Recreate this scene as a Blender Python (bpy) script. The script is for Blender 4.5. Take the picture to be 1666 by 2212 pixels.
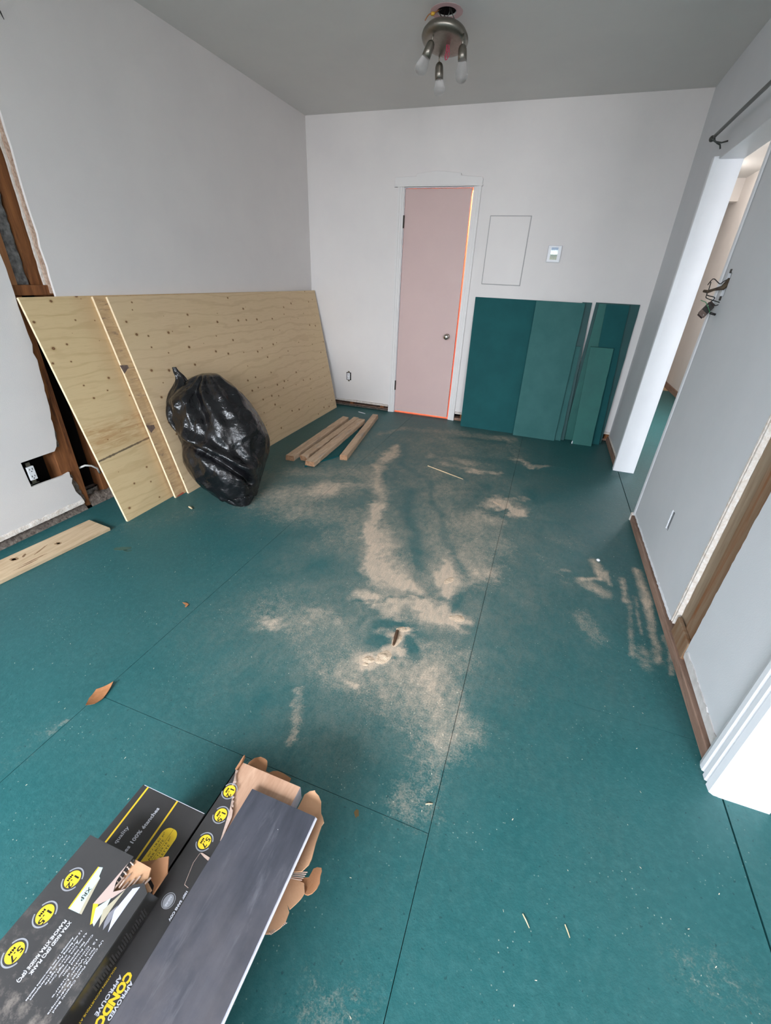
import bpy, bmesh, math, random
import numpy as np
from mathutils import Vector, Matrix, noise as mnoise
random.seed(7)
for o in list(bpy.data.objects): bpy.data.objects.remove(o)
SC = bpy.context.scene
COL = SC.collection
PI = math.pi
# ------------------------------------------------------------------ dimensions (metres)
W, D, H = 3.074, 4.337, 2.465        # room: x 0..W, back wall at y = D
FY = -2.0                            # front wall, behind the camera
T = 0.12                             # partition thickness
XR = 4.17                            # far wall of the side room
YR = 8.4                             # far end of the side room
# ------------------------------------------------------------------ camera
cam_d = bpy.data.cameras.new('camera'); cam = bpy.data.objects.new('camera', cam_d); COL.objects.link(cam)
cam_d.sensor_fit = 'HORIZONTAL'; cam_d.sensor_width = 36.0
cam_d.lens = 918.594 / 1666 * 36
cam_d.clip_start = 0.02
r_ = Vector((0.94016103, 0.3382038, 0.04141778)); u_ = Vector((-0.19757264, 0.44207573, 0.87494805)); w_ = Vector((-0.27760096, 0.83077508, -0.48244219))
cam.matrix_world = Matrix(((r_.x, u_.x, -w_.x, 2.35245), (r_.y, u_.y, -w_.y, 0), (r_.z, u_.z, -w_.z, 1.26756), (0, 0, 0, 1)))
SC.camera = cam
# ------------------------------------------------------------------ daylight and exposure
SC.view_settings.view_transform = 'Standard'; SC.view_settings.look = 'None'
SC.view_settings.gamma = 1.0; SC.view_settings.use_curve_mapping = False
SC.view_settings.exposure = 0.98
wd = bpy.data.worlds.new('overcast_sky'); SC.world = wd; wd.use_nodes = True
bg = wd.node_tree.nodes['Background']; bg.inputs[1].default_value = 2.0
tc_ = wd.node_tree.nodes.new('ShaderNodeTexCoord'); sx_ = wd.node_tree.nodes.new('ShaderNodeSeparateXYZ'); rp_ = wd.node_tree.nodes.new('ShaderNodeValToRGB')
rp_.color_ramp.elements[0].position = 0.47; rp_.color_ramp.elements[0].color = (0.34, 0.28, 0.22, 1)      # ground outside
rp_.color_ramp.elements[1].position = 0.53; rp_.color_ramp.elements[1].color = (0.88, 0.94, 1.0, 1)       # overcast sky
mr_ = wd.node_tree.nodes.new('ShaderNodeMapRange'); mr_.inputs[1].default_value = -1
wd.node_tree.links.new(tc_.outputs['Generated'], sx_.inputs[0]); wd.node_tree.links.new(sx_.outputs[2], mr_.inputs[0])
wd.node_tree.links.new(mr_.outputs[0], rp_.inputs[0]); wd.node_tree.links.new(rp_.outputs[0], bg.inputs[0])
def area(name, loc, size, power, color, direction, spread=180):
    l = bpy.data.lights.new(name, 'AREA'); l.shape = 'RECTANGLE'; l.size, l.size_y = size
    l.energy = power; l.color = color; l.spread = math.radians(spread)
    o = bpy.data.objects.new(name, l); COL.objects.link(o); o.location = loc
    o.rotation_euler = Vector(direction).to_track_quat('-Z', 'Y').to_euler()
    return o
area('window_daylight', (1.3, FY - 0.25, 1.35), (2.3, 1.3), 106, (0.855, 0.915, 1.0), (0.06, 1.0, -1.3), 142)
area('side_window_daylight', (3.72, FY - 0.25, 1.4), (0.75, 1.5), 58, (0.93, 0.945, 1.0), (-0.2, 1.0, -0.25))
area('side_room_daylight', (XR + 0.2, 5.05, 1.45), (1.0, 1.15), 22, (0.95, 0.96, 1.0), (-1.0, 0.25, -0.5))
def lamp(name, loc, power, color, radius=0.04):
    l = bpy.data.lights.new(name, 'POINT'); l.energy = power; l.color = color; l.shadow_soft_size = radius
    o = bpy.data.objects.new(name, l); COL.objects.link(o); o.location = loc
lamp('closet_bulb_light', (1.32, D + 0.55, 2.15), 52, (1.0, 0.34, 0.19))
lamp('side_room_bulb_light', (3.7, 6.6, 2.3), 3.2, (1.0, 0.94, 0.9), 0.08)

# ------------------------------------------------------------------ mesh helpers
def S(r, g, b):
    f = lambda c: (c / 255 / 12.92) if c / 255 <= 0.04045 else ((c / 255 + 0.055) / 1.055) ** 2.4
    return (f(r), f(g), f(b), 1)
class MB:
    def __init__(s): s.v = []; s.f = []; s.m = []; s.mi = 0
    def add(s, vs, fs):
        n = len(s.v); s.v += [tuple(p) for p in vs]; s.f += [tuple(i + n for i in f) for f in fs]; s.m += [s.mi] * len(fs); return s
    def box(s, a, b):
        (x0, y0, z0), (x1, y1, z1) = a, b
        return s.add([(x0,y0,z0),(x1,y0,z0),(x1,y1,z0),(x0,y1,z0),(x0,y0,z1),(x1,y0,z1),(x1,y1,z1),(x0,y1,z1)],
                     [(0,3,2,1),(4,5,6,7),(0,1,5,4),(1,2,6,5),(2,3,7,6),(3,0,4,7)])
    def prism(s, pts, ax, a, b):
        """polygon pts (2-D) extruded along axis ax from a to b"""
        n = len(pts)
        def P(p, t): return {0: (t, p[0], p[1]), 1: (p[0], t, p[1]), 2: (p[0], p[1], t)}[ax]
        vs = [P(p, a) for p in pts] + [P(p, b) for p in pts]
        fs = [tuple(range(n))[::-1], tuple(range(n, 2 * n))] + [(i, (i + 1) % n, n + (i + 1) % n, n + i) for i in range(n)]
        return s.add(vs, fs)
    def hexa(s, bot, top):
        return s.add(list(bot) + list(top), [(3,2,1,0),(4,5,6,7),(0,1,5,4),(1,2,6,5),(2,3,7,6),(3,0,4,7)])
    def tube(s, pts, r, n=8, cap=True):
        pts = [Vector(p) for p in pts]; rr = r if hasattr(r, '__len__') else [r] * len(pts)
        vs = []; up = None
        for i, p in enumerate(pts):
            d = (pts[min(i + 1, len(pts) - 1)] - pts[max(i - 1, 0)]).normalized()
            if up is None: up = d.orthogonal().normalized()
            up = (up - d * up.dot(d)).normalized(); sd = d.cross(up)
            vs += [p + (up * math.cos(2*PI*k/n) + sd * math.sin(2*PI*k/n)) * rr[i] for k in range(n)]
        fs = [(i*n + k, i*n + (k+1) % n, (i+1)*n + (k+1) % n, (i+1)*n + k) for i in range(len(pts) - 1) for k in range(n)]
        if cap: fs += [tuple(range(n))[::-1], tuple(range((len(pts)-1)*n, len(pts)*n))]
        return s.add(vs, fs)
    def lathe(s, prof, org, axis=(0, 0, 1), n=24):
        ax = Vector(axis).normalized(); a = ax.orthogonal().normalized(); b = ax.cross(a); org = Vector(org)
        vs = [org + ax * h + (a * math.cos(2*PI*k/n) + b * math.sin(2*PI*k/n)) * r for r, h in prof for k in range(n)]
        fs = [(i*n + k, i*n + (k+1) % n, (i+1)*n + (k+1) % n, (i+1)*n + k) for i in range(len(prof) - 1) for k in range(n)]
        if prof[0][0] > 1e-4: fs.append(tuple(range(n))[::-1])
        if prof[-1][0] > 1e-4: fs.append(tuple(range((len(prof)-1)*n, len(prof)*n)))
        return s.add(vs, fs)
    def sphere(s, c, r, n=12):
        return s.lathe([(max(1e-5, r*math.sin(PI*i/n)), -r*math.cos(PI*i/n)) for i in range(n + 1)], c, (0,0,1), 2*n)
def wloc(o):
    v = Vector((0,0,0))
    while o is not None: v += o.location; o = o.parent
    return v
def obj(name, mb, mat, parent=None, smooth=False, bevel=0, loc=None, seg=2, fix=True):
    org = Vector(loc) if loc is not None else (wloc(parent) if parent is not None else Vector((0,0,0)))
    me = bpy.data.meshes.new(name)
    me.from_pydata([tuple(Vector(p) - org) for p in mb.v], [], mb.f)
    mats = mat if isinstance(mat, (list, tuple)) else [mat]
    for m in mats: me.materials.append(m)
    for p, i in zip(me.polygons, mb.m): p.material_index = i
    if fix:
        bm = bmesh.new(); bm.from_mesh(me); bmesh.ops.recalc_face_normals(bm, faces=bm.faces); bm.to_mesh(me); bm.free()
    o = bpy.data.objects.new(name, me); COL.objects.link(o)
    if loc is not None: o.location = org - (wloc(parent) if parent is not None else Vector((0,0,0)))
    o.parent = parent
    if smooth: me.shade_smooth()
    if bevel:
        md = o.modifiers.new('bevel', 'BEVEL'); md.width = bevel; md.segments = seg; md.limit_method = 'ANGLE'; md.angle_limit = math.radians(40)
    return o
def empty(name, loc):
    o = bpy.data.objects.new(name, None); COL.objects.link(o); o.location = loc; o.empty_display_size = 0.05; return o
def tag(o, label, cat, group=None):
    o['label'] = label; o['category'] = cat
    if group: o['group'] = group
    return o
def struct(o): o['kind'] = 'structure'; return o
def lab(o, label): o['label'] = label; return o
def jag(p, q, n, amp, axis, rnd):
    """points from p to q with ragged offsets along the given 2-D axis"""
    out = []
    for i in range(1, n):
        t = i / n; c = [p[0] + (q[0]-p[0])*t, p[1] + (q[1]-p[1])*t]
        c[axis] += rnd.uniform(-amp, amp); c[1-axis] += rnd.uniform(-.3, .3) * abs(q[1-axis]-p[1-axis]) / n
        out.append(tuple(c))
    return out

# ------------------------------------------------------------------ materials
class NT:
    def __init__(s, name, rough=0.6, spec=0.5, metal=0.0):
        s.m = bpy.data.materials.new(name); s.m.use_nodes = True; s.t = s.m.node_tree; s.b = s.t.nodes['Principled BSDF']
        s.b.inputs['Roughness'].default_value = rough; s.b.inputs['Metallic'].default_value = metal; s.b.inputs['Specular IOR Level'].default_value = spec
        s.co = None
    def n(s, typ, **kw):
        nd = s.t.nodes.new(typ)
        for k, v in kw.items():
            if k in nd.inputs: nd.inputs[k].default_value = v
            else: setattr(nd, k, v)
        return nd
    def l(s, a, b): s.t.links.new(a, b)
    def coord(s, scale=(1,1,1), kind='Object', rot=(0,0,0)):
        tc = s.n('ShaderNodeTexCoord'); mp = s.n('ShaderNodeMapping'); mp.inputs['Scale'].default_value = scale; mp.inputs['Rotation'].default_value = rot
        s.l(tc.outputs[kind], mp.inputs[0]); return mp.outputs[0]
    def geo(s, scale=(1,1,1), rot=(0,0,0)):
        g = s.n('ShaderNodeNewGeometry'); mp = s.n('ShaderNodeMapping'); mp.inputs['Scale'].default_value = scale; mp.inputs['Rotation'].default_value = rot
        s.l(g.outputs['Position'], mp.inputs[0]); return mp.outputs[0]
    def noise(s, vec, scale=5, detail=4, rough=0.6, dist=0):
        nd = s.n('ShaderNodeTexNoise'); nd.inputs['Scale'].default_value = scale; nd.inputs['Detail'].default_value = detail
        nd.inputs['Roughness'].default_value = rough; nd.inputs['Distortion'].default_value = dist
        s.l(vec, nd.inputs['Vector']); return nd.outputs['Fac']
    def ramp(s, fac, stops):
        nd = s.n('ShaderNodeValToRGB'); el = nd.color_ramp.elements
        while len(el) < len(stops): el.new(0.5)
        for e, (p, c) in zip(el, stops): e.position = p; e.color = c if len(c) == 4 else (*c, 1)
        s.l(fac, nd.inputs[0]); return nd.outputs[0]
    def rng(s, fac, a, b, c=0.0, d=1.0):
        nd = s.n('ShaderNodeMapRange'); nd.inputs[1].default_value = a; nd.inputs[2].default_value = b; nd.inputs[3].default_value = c; nd.inputs[4].default_value = d
        s.l(fac, nd.inputs[0]); return nd.outputs[0]
    def mix(s, fac, a, b, mode='MIX'):
        nd = s.n('ShaderNodeMix'); nd.data_type = 'RGBA'; nd.blend_type = mode
        for v, i in ((fac, 0), (a, 6), (b, 7)):
            if hasattr(v, 'is_output'): s.l(v, nd.inputs[i])
            else: nd.inputs[i].default_value = v
        return nd.outputs[2]
    def math(s, op, a, b=0.0):
        nd = s.n('ShaderNodeMath'); nd.operation = op
        for v, i in ((a, 0), (b, 1)):
            if hasattr(v, 'is_output'): s.l(v, nd.inputs[i])
            else: nd.inputs[i].default_value = v
        return nd.outputs[0]
    def color(s, c):
        if hasattr(c, 'is_output'): s.l(c, s.b.inputs['Base Color'])
        else: s.b.inputs['Base Color'].default_value = c
        return s
    def bump(s, h, strength=0.3, dist=0.01):
        nd = s.n('ShaderNodeBump'); nd.inputs['Strength'].default_value = strength; nd.inputs['Distance'].default_value = dist
        s.l(h, nd.inputs['Height']); s.l(nd.outputs[0], s.b.inputs['Normal']); return s
def flat(name, c, rough=0.6, spec=0.5, metal=0.0): return NT(name, rough, spec, metal).color(c).m
def mottled(name, c1, c2, scale=8, rough=0.7, spec=0.4, bump=0.0, bscale=60, metal=0.0):
    k = NT(name, rough, spec, metal); g = k.geo()
    k.color(k.mix(k.rng(k.noise(g, scale, 5), 0.3, 0.7), c1, c2))
    if bump: k.bump(k.noise(g, bscale, 4), bump, 0.004)
    return k.m
def wood(name, c1, c2, scale=(6, 60, 60), rough=0.75, dark=None, spec=0.3):
    """long grain: small scale along the grain axis"""
    k = NT(name, rough, spec); g = k.geo(scale)
    f = k.noise(g, 1, 6, 0.65, 0.6); c = k.mix(k.rng(f, 0.32, 0.68), c1, c2)
    if dark is not None:
        c = k.mix(k.rng(k.noise(k.geo(tuple(x * .45 for x in scale)), 1.3, 5, .7, .4), .56, .7), c, dark)
    k.color(c).bump(f, 0.25, 0.003); return k.m
M = {}
M['wall'] = mottled('white_wall_paint', S(229,224,221), S(224,219,217), 3, 0.62, 0.35, 0.12, 220)
M['wall_r'] = mottled('pale_grey_green_wall_paint', S(221,222,225), S(215,217,220), 3, 0.55, 0.35, 0.12, 220)
M['ceil'] = mottled('ceiling_paint', S(214,212,208), S(209,207,204), 3, 0.7, 0.3, 0.1, 200)
M['trim'] = mottled('white_gloss_trim_paint', S(236,237,240), S(231,232,236), 6, 0.38, 0.5)
M['door'] = mottled('pale_pink_door_paint', S(209,182,177), S(204,177,173), 3, 0.5, 0.4)
M['plaster'] = mottled('broken_plaster', S(240,235,230), S(214,200,186), 60, 0.9, 0.2, 0.9, 120)
M['rag'] = mottled('ragged_paper_and_plaster', S(214,190,172), S(160,128,108), 90, 0.9, 0.2, 0.9, 160)
M['stud'] = wood('aged_brown_stud', S(150,98,58), S(104,62,36), (40,40,4), .8, S(70,42,28))
M['studgrey'] = wood('aged_grey_brown_stud', S(148,126,104), S(128,94,66), (40,40,3), .8, S(134,84,48))
M['plate'] = wood('aged_bottom_plate', S(160,132,116), S(130,102,86), (40,5,40), .85, S(96,80,72))
M['dark'] = flat('dark_cavity', S(22,20,20), .95, .05)
M['rubble'] = mottled('grey_brown_rubble', S(150,138,128), S(74,66,62), 60, .95, .1, 1.0, 150)
M['insul'] = mottled('grey_blown_insulation', S(150,148,146), S(84,82,82), 40, 1.0, .05, 1.0, 110)
M['teal'] = mottled('teal_panel_paint', S(20,84,86), S(15,76,79), 6, 0.7, 0.2, 0.1, 260)
M['teal2'] = mottled('dusty_teal_panel_paint', S(52,104,102), S(38,94,92), 7, 0.65, 0.3, 0.1, 260)
M['teal3'] = mottled('green_teal_panel_paint', S(34,104,96), S(28,94,88), 7, 0.55, 0.35, 0.1, 260)
M['teal_shade'] = mottled('shade_toned_teal_panel_paint', S(16,76,76), S(12,68,68), 7, 0.5, 0.35, 0.1, 260)  # deeper teal puts the shade on the rear panels into the colour
M['tealedge'] = mottled('teal_panel_edge', S(26,92,90), S(60,104,96), 60, .7, .3)
M['card'] = mottled('brown_cardboard', S(206,162,128), S(194,150,116), 14, .85, .2, .15, 160)
M['cardin'] = mottled('brown_cardboard_inside', S(178,130,96), S(166,118,84), 14, .88, .2)
M['cardtorn'] = mottled('torn_pinkish_cardboard_paper', S(206,184,172), S(184,156,140), 30, .9, .2, .4, 120)
M['black'] = mottled('black_printed_carton', S(54,52,52), S(62,60,60), 12, .42, .5)
M['blackdust'] = None
M['gloss'] = mottled('glossy_black_carton_side', S(38,37,36), S(46,45,43), 30, .22, .6)
M['yellow'] = flat('yellow_print', S(234,198,50), .5)
M['white'] = flat('white_print', S(206,208,216), .5)
M['greyp'] = flat('grey_print', S(150,152,158), .5)
M['inkb'] = flat('black_print', S(32,30,28), .5)
M['mint'] = flat('pale_mint_print', S(188,210,208), .5); M['beige'] = flat('beige_print', S(176,168,146), .5)
M['lilac'] = flat('pale_lilac_print', S(190,192,216), .5); M['slate'] = flat('slate_print', S(128,128,136), .5); M['pinkb'] = flat('pinkish_beige_print', S(190,168,160), .5)
M['nickel'] = mottled('brushed_nickel', S(150,144,134), S(136,130,122), 60, .38, .5, 0, 60, 1.0)
M['chrome'] = flat('chrome', S(200,195,185), .15, .5, 1.0)
M['iron'] = mottled('dark_iron', S(70,64,58), S(50,46,42), 50, .5, .5, 0, 60, .8)
M['rod'] = mottled('grey_metal_rod', S(92,94,90), S(80,82,80), 50, .4, .5, 0, 60, .7)
M['plastic'] = flat('white_plastic', S(235,236,240), .4)
M['wire_b'] = flat('black_wire_insulation', S(30,28,28), .5); M['wire_p'] = flat('pink_wire_insulation', S(176,52,84), .5)
M['wire_y'] = flat('yellow_wire_nut', S(205,160,50), .5); M['wire_w'] = flat('white_cable_jacket', S(215,214,210), .5)
M['rose'] = flat('pink_unpainted_ceiling_board', S(206,172,172), .8)
M['osb'] = wood('bare_subfloor_wood', S(206,178,140), S(186,156,118), (20,6,20))
M['green_tie'] = flat('green_twist_wire', S(70,130,90), .5)
def floor_mat():
    k = NT('teal_painted_subfloor', 0.5, 0.4); g = k.geo()
    base = k.mix(k.rng(k.noise(g, 5, 5), 0.3, 0.7), S(24,86,88), S(31,92,94))
    base = k.mix(k.rng(k.noise(g, 55, 4, .6), 0.45, 0.75), base, S(43,99,101))
    base = k.mix(k.rng(k.noise(g, 90, 3, .5), 0.66, 0.72), base, S(12,70,72))
    at = k.n('ShaderNodeAttribute', attribute_name='dust')
    fine = k.noise(g, 190, 3, .8); mid = k.noise(g, 42, 5, .75)
    d = k.math('ADD', at.outputs['Fac'], k.math('MULTIPLY', k.math('SUBTRACT', fine, .5), 1.0))
    d = k.math('ADD', d, k.math('MULTIPLY', k.math('SUBTRACT', mid, .5), 1.1))
    has = k.rng(at.outputs['Fac'], .0, .22)
    a = k.math('MULTIPLY', k.math('MULTIPLY', k.rng(d, .12, 1.05), has), k.rng(k.noise(k.geo((60, 14, 1), (0, 0, .5)), 1, 4, .7, .5), .35, .65, .62, .95))
    fm = k.n('ShaderNodeAttribute', attribute_name='film')
    fa = k.math('MULTIPLY', fm.outputs['Fac'], k.rng(k.math('ADD', k.math('MULTIPLY', fine, .5), k.math('MULTIPLY', k.noise(k.geo((34, 20, 1), (0, 0, .6)), 1, 5, .7, .6), .5)), .34, .66, .15, 1.6))
    a = k.math('SUBTRACT', 1.0, k.math('MULTIPLY', k.math('SUBTRACT', 1.0, a), k.math('SUBTRACT', 1.0, k.math('MINIMUM', fa, .8))))
    dust = k.mix(k.rng(fine, .3, .7), S(192,170,150), S(222,200,176))
    c = k.mix(a, base, dust)
    v = k.n('ShaderNodeTexVoronoi', voronoi_dimensions='2D'); v.inputs['Scale'].default_value = 34; k.l(g, v.inputs['Vector'])
    speck = k.math('MULTIPLY', k.rng(v.outputs['Distance'], .055, .03), k.rng(k.noise(g, 7, 2), .52, .66))
    c = k.mix(k.math('MULTIPLY', speck, .6), c, S(190,196,180))
    k.color(c)
    k.l(k.rng(a, 0, .6, .47, .95), k.b.inputs['Roughness'])
    k.bump(k.math('ADD', k.noise(g, 130, 4, .7), k.math('MULTIPLY', a, 1.2)), .28, .004)
    return k.m
M['floor'] = floor_mat()
def ply_mat(name, c1, c2, knots=True, crack=False):
    k = NT(name, .7, .3); g = k.geo((1, 1, 1))
    w = k.n('ShaderNodeTexWave'); w.wave_type = 'BANDS'; w.bands_direction = 'Z'; w.inputs['Scale'].default_value = 5
    w.inputs['Distortion'].default_value = 22; w.inputs['Detail'].default_value = 5; w.inputs['Detail Scale'].default_value = .45; w.inputs['Detail Roughness'].default_value = .6
    k.l(k.geo((.9, .22, 1)), w.inputs['Vector'])
    c = k.mix(k.math('MULTIPLY', k.rng(w.outputs['Fac'], .8, 1.0), .3), c1, c2)
    c = k.mix(k.math('MULTIPLY', k.rng(k.noise(k.geo((10, 10, 140)), 1, 5, .7), .5, .75), .35), c, c2)
    c = k.mix(k.math('MULTIPLY', k.rng(k.noise(g, 2.2, 3), .45, .7), .4), c, S(214,190,148))
    if knots:
        v = k.n('ShaderNodeTexVoronoi', voronoi_dimensions='2D'); v.inputs['Scale'].default_value = 8.4; k.l(k.geo((1, 1, 1.25), (0, -PI/2, -PI/2)), v.inputs['Vector'])
        sz = k.math('MULTIPLY', k.n('ShaderNodeSeparateColor').outputs[0], 1.0)
        sc = sz.node.inputs[0].links[0].from_node; k.l(v.outputs['Color'], sc.inputs[0])
        r = k.rng(sc.outputs[0], .0, 1.0, .012, .085)
        ratio = k.math('DIVIDE', v.outputs['Distance'], r)
        keep = k.math('GREATER_THAN', sc.outputs[1], .35)
        c = k.mix(k.math('MULTIPLY', k.rng(ratio, 1.9, .9, 0, .45), keep), c, S(176,140,92))
        c = k.mix(k.math('MULTIPLY', k.rng(ratio, .95, .75), keep), c, S(112,78,52))
        c = k.mix(k.math('MULTIPLY', k.rng(ratio, .6, .3, 0, .6), keep), c, S(150,112,78))
    if crack:
        sp = k.n('ShaderNodeSeparateXYZ'); k.l(g, sp.inputs[0])
        y, z = sp.outputs[1], sp.outputs[2]
        ln = k.math('ABSOLUTE', k.math('SUBTRACT', z, k.math('ADD', k.math('MULTIPLY', k.math('SUBTRACT', y, 1.49), .07), .345)))
        ln = k.math('ADD', ln, k.math('MULTIPLY', k.math('SUBTRACT', k.noise(g, 30, 3), .5), .012))
        c = k.mix(k.math('MULTIPLY', k.rng(ln, .006, .003), .85), c, S(70,58,50))
        band = k.math('MULTIPLY', k.rng(k.math('ABSOLUTE', k.math('SUBTRACT', z, .45)), .085, .06), k.rng(k.noise(k.geo((6, 6, 50)), 1, 4, .7, .6), .4, .62))
        c = k.mix(k.math('MULTIPLY', band, .6), c, S(176,128,78))
        edge = k.rng(y, 1.72, 1.87); c = k.mix(k.math('MULTIPLY', edge, .4), c, S(190,140,96))  # orange tint paints the contact shadow beside the next sheet into the wood
    k.color(c).bump(k.noise(k.geo((20, 20, 200)), 1, 4), .12, .002)
    return k.m
M['ply'] = ply_mat('knotty_plywood', S(216,190,154), S(184,152,114))
M['ply2'] = ply_mat('knotty_plywood_offcut', S(216,190,146), S(182,150,106), True, True)
M['plystrip'] = wood('rough_plywood_strip', S(212,180,138), S(184,150,110), (8, 12, 60), .8, S(124,102,88))
M['plyedge'] = mottled('pale_plywood_edge', S(240,222,192), S(222,198,160), 60, .8, .2)
M['lumber'] = wood('weathered_old_lumber', S(216,190,162), S(188,156,128), (50, 7, 60), .85, S(160,150,142))
M['lumber_end'] = mottled('lumber_end_grain', S(176,138,108), S(138,102,76), 60, .9, .2, .3, 160)
M['pine'] = wood('raw_pine_board', S(214,190,158), S(186,158,124), (46, 5, 46), .75)
def dark_plank():
    k = NT('dark_slate_look_plank', .42, .45); g = k.geo()
    c = k.mix(k.rng(k.noise(k.geo((30, 6, 1)), 1, 5, .65), .35, .7), S(58,60,68), S(76,77,86))
    c = k.mix(k.math('MULTIPLY', k.rng(k.noise(k.geo((26, 4, 1)), 1.2, 6, .7, .5), .55, .75), .45), c, S(128,128,136))
    sp = k.n('ShaderNodeSeparateXYZ'); k.l(g, sp.inputs[0])
    c = k.mix(k.math('MULTIPLY', k.rng(sp.outputs[1], .4, .08), k.rng(k.noise(g, 14, 5, .6), .35, .7, .15, .6)), c, S(112,106,108))
    v = k.n('ShaderNodeTexVoronoi'); v.inputs['Scale'].default_value = 60; k.l(g, v.inputs['Vector'])
    c = k.mix(k.math('MULTIPLY', k.rng(v.outputs['Distance'], .06, .03), k.rng(k.noise(g, 11, 2), .56, .6)), c, S(215,215,215))
    k.color(c).bump(k.noise(k.geo((80, 10, 1)), 1, 5), .12, .002); return k.m
M['darkplank'] = dark_plank()
M['oakplank'] = wood('light_oak_look_plank', S(202,164,138), S(178,138,112), (60, 9, 1), .5, S(188,146,120), .4)
M['core'] = mottled('pale_grey_plank_core', S(190,190,200), S(172,172,184), 60, .6, .3)
def dusty_black():
    k = NT('dusty_black_carton', .45, .5); g = k.geo()
    c = k.mix(k.rng(k.noise(g, 12, 4), .3, .7), S(56,55,56), S(64,63,63))
    sp = k.n('ShaderNodeSeparateXYZ'); k.l(g, sp.inputs[0])
    f = k.math('MULTIPLY', k.rng(k.noise(g, 38, 6, .75), .5, .68), k.rng(sp.outputs[1], .13, .03))
    c = k.mix(k.math('MULTIPLY', f, .55), c, S(150,140,132))
    k.color(c); return k.m
M['blackdust'] = dusty_black()
def bag_mat():
    k = NT('black_polythene', .16, .55); g = k.geo()
    c = k.mix(k.rng(k.noise(g, 9, 5, .7), .4, .75), S(13,13,16), S(26,25,27)); k.color(c)
    k.l(k.rng(k.noise(g, 7, 4, .7), .35, .7, .12, .30), k.b.inputs['Roughness'])
    v = k.n('ShaderNodeTexVoronoi'); v.feature = 'DISTANCE_TO_EDGE'; v.inputs['Scale'].default_value = 9
    nz = k.n('ShaderNodeTexNoise'); nz.inputs['Scale'].default_value = 9; nz.inputs['Detail'].default_value = 4; k.l(g, nz.inputs['Vector'])
    vm = k.n('ShaderNodeVectorMath', operation='ADD'); sc = k.n('ShaderNodeVectorMath', operation='SCALE'); sc.inputs['Scale'].default_value = .16
    k.l(nz.outputs['Color'], sc.inputs[0]); k.l(g, vm.inputs[0]); k.l(sc.outputs[0], vm.inputs[1]); k.l(vm.outputs[0], v.inputs['Vector'])
    h = k.math('ADD', k.math('MULTIPLY', v.outputs['Distance'], .9), k.math('MULTIPLY', k.noise(g, 26, 4, .6, 1.2), .5))
    k.bump(h, .42, .02); return k.m
M['bag'] = bag_mat()
def frosted():
    k = NT('frosted_bulb_glass', .28, .5); k.b.inputs['Transmission Weight'].default_value = .92; k.color((.8, .8, .8, 1)); k.b.inputs['IOR'].default_value = 1.25; return k.m
M['bulb'] = frosted()
def screen_mat():
    k = NT('lit_lcd_screen', .3); g = k.geo((1, 1, 1))
    sp = k.n('ShaderNodeSeparateXYZ'); k.l(g, sp.inputs[0])
    z = k.rng(sp.outputs[2], 1.452, 1.541)
    c = k.ramp(z, [(0.0, S(120,126,100)), (.28, S(96,104,84)), (.33, S(84,100,86)), (.42, S(90,108,96)), (.45, S(214,232,222)), (.75, S(206,232,236)), (.8, S(104,124,148)), (1.0, S(86,104,128))])
    n = k.noise(k.geo((160, 1, 140)), 1, 2); c = k.mix(k.math('MULTIPLY', k.rng(n, .52, .58), .5), c, S(70,84,84))
    k.color(S(30,34,32)); k.l(c, k.b.inputs['Emission Color']); k.b.inputs['Emission Strength'].default_value = .8; return k.m
M['lcd'] = screen_mat()
M['plaque'] = mottled('brown_curled_cardboard', S(168,116,78), S(150,100,64), 60, .8, .2)
# ================================================================== STRUCTURE
R = random.Random(3)
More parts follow.
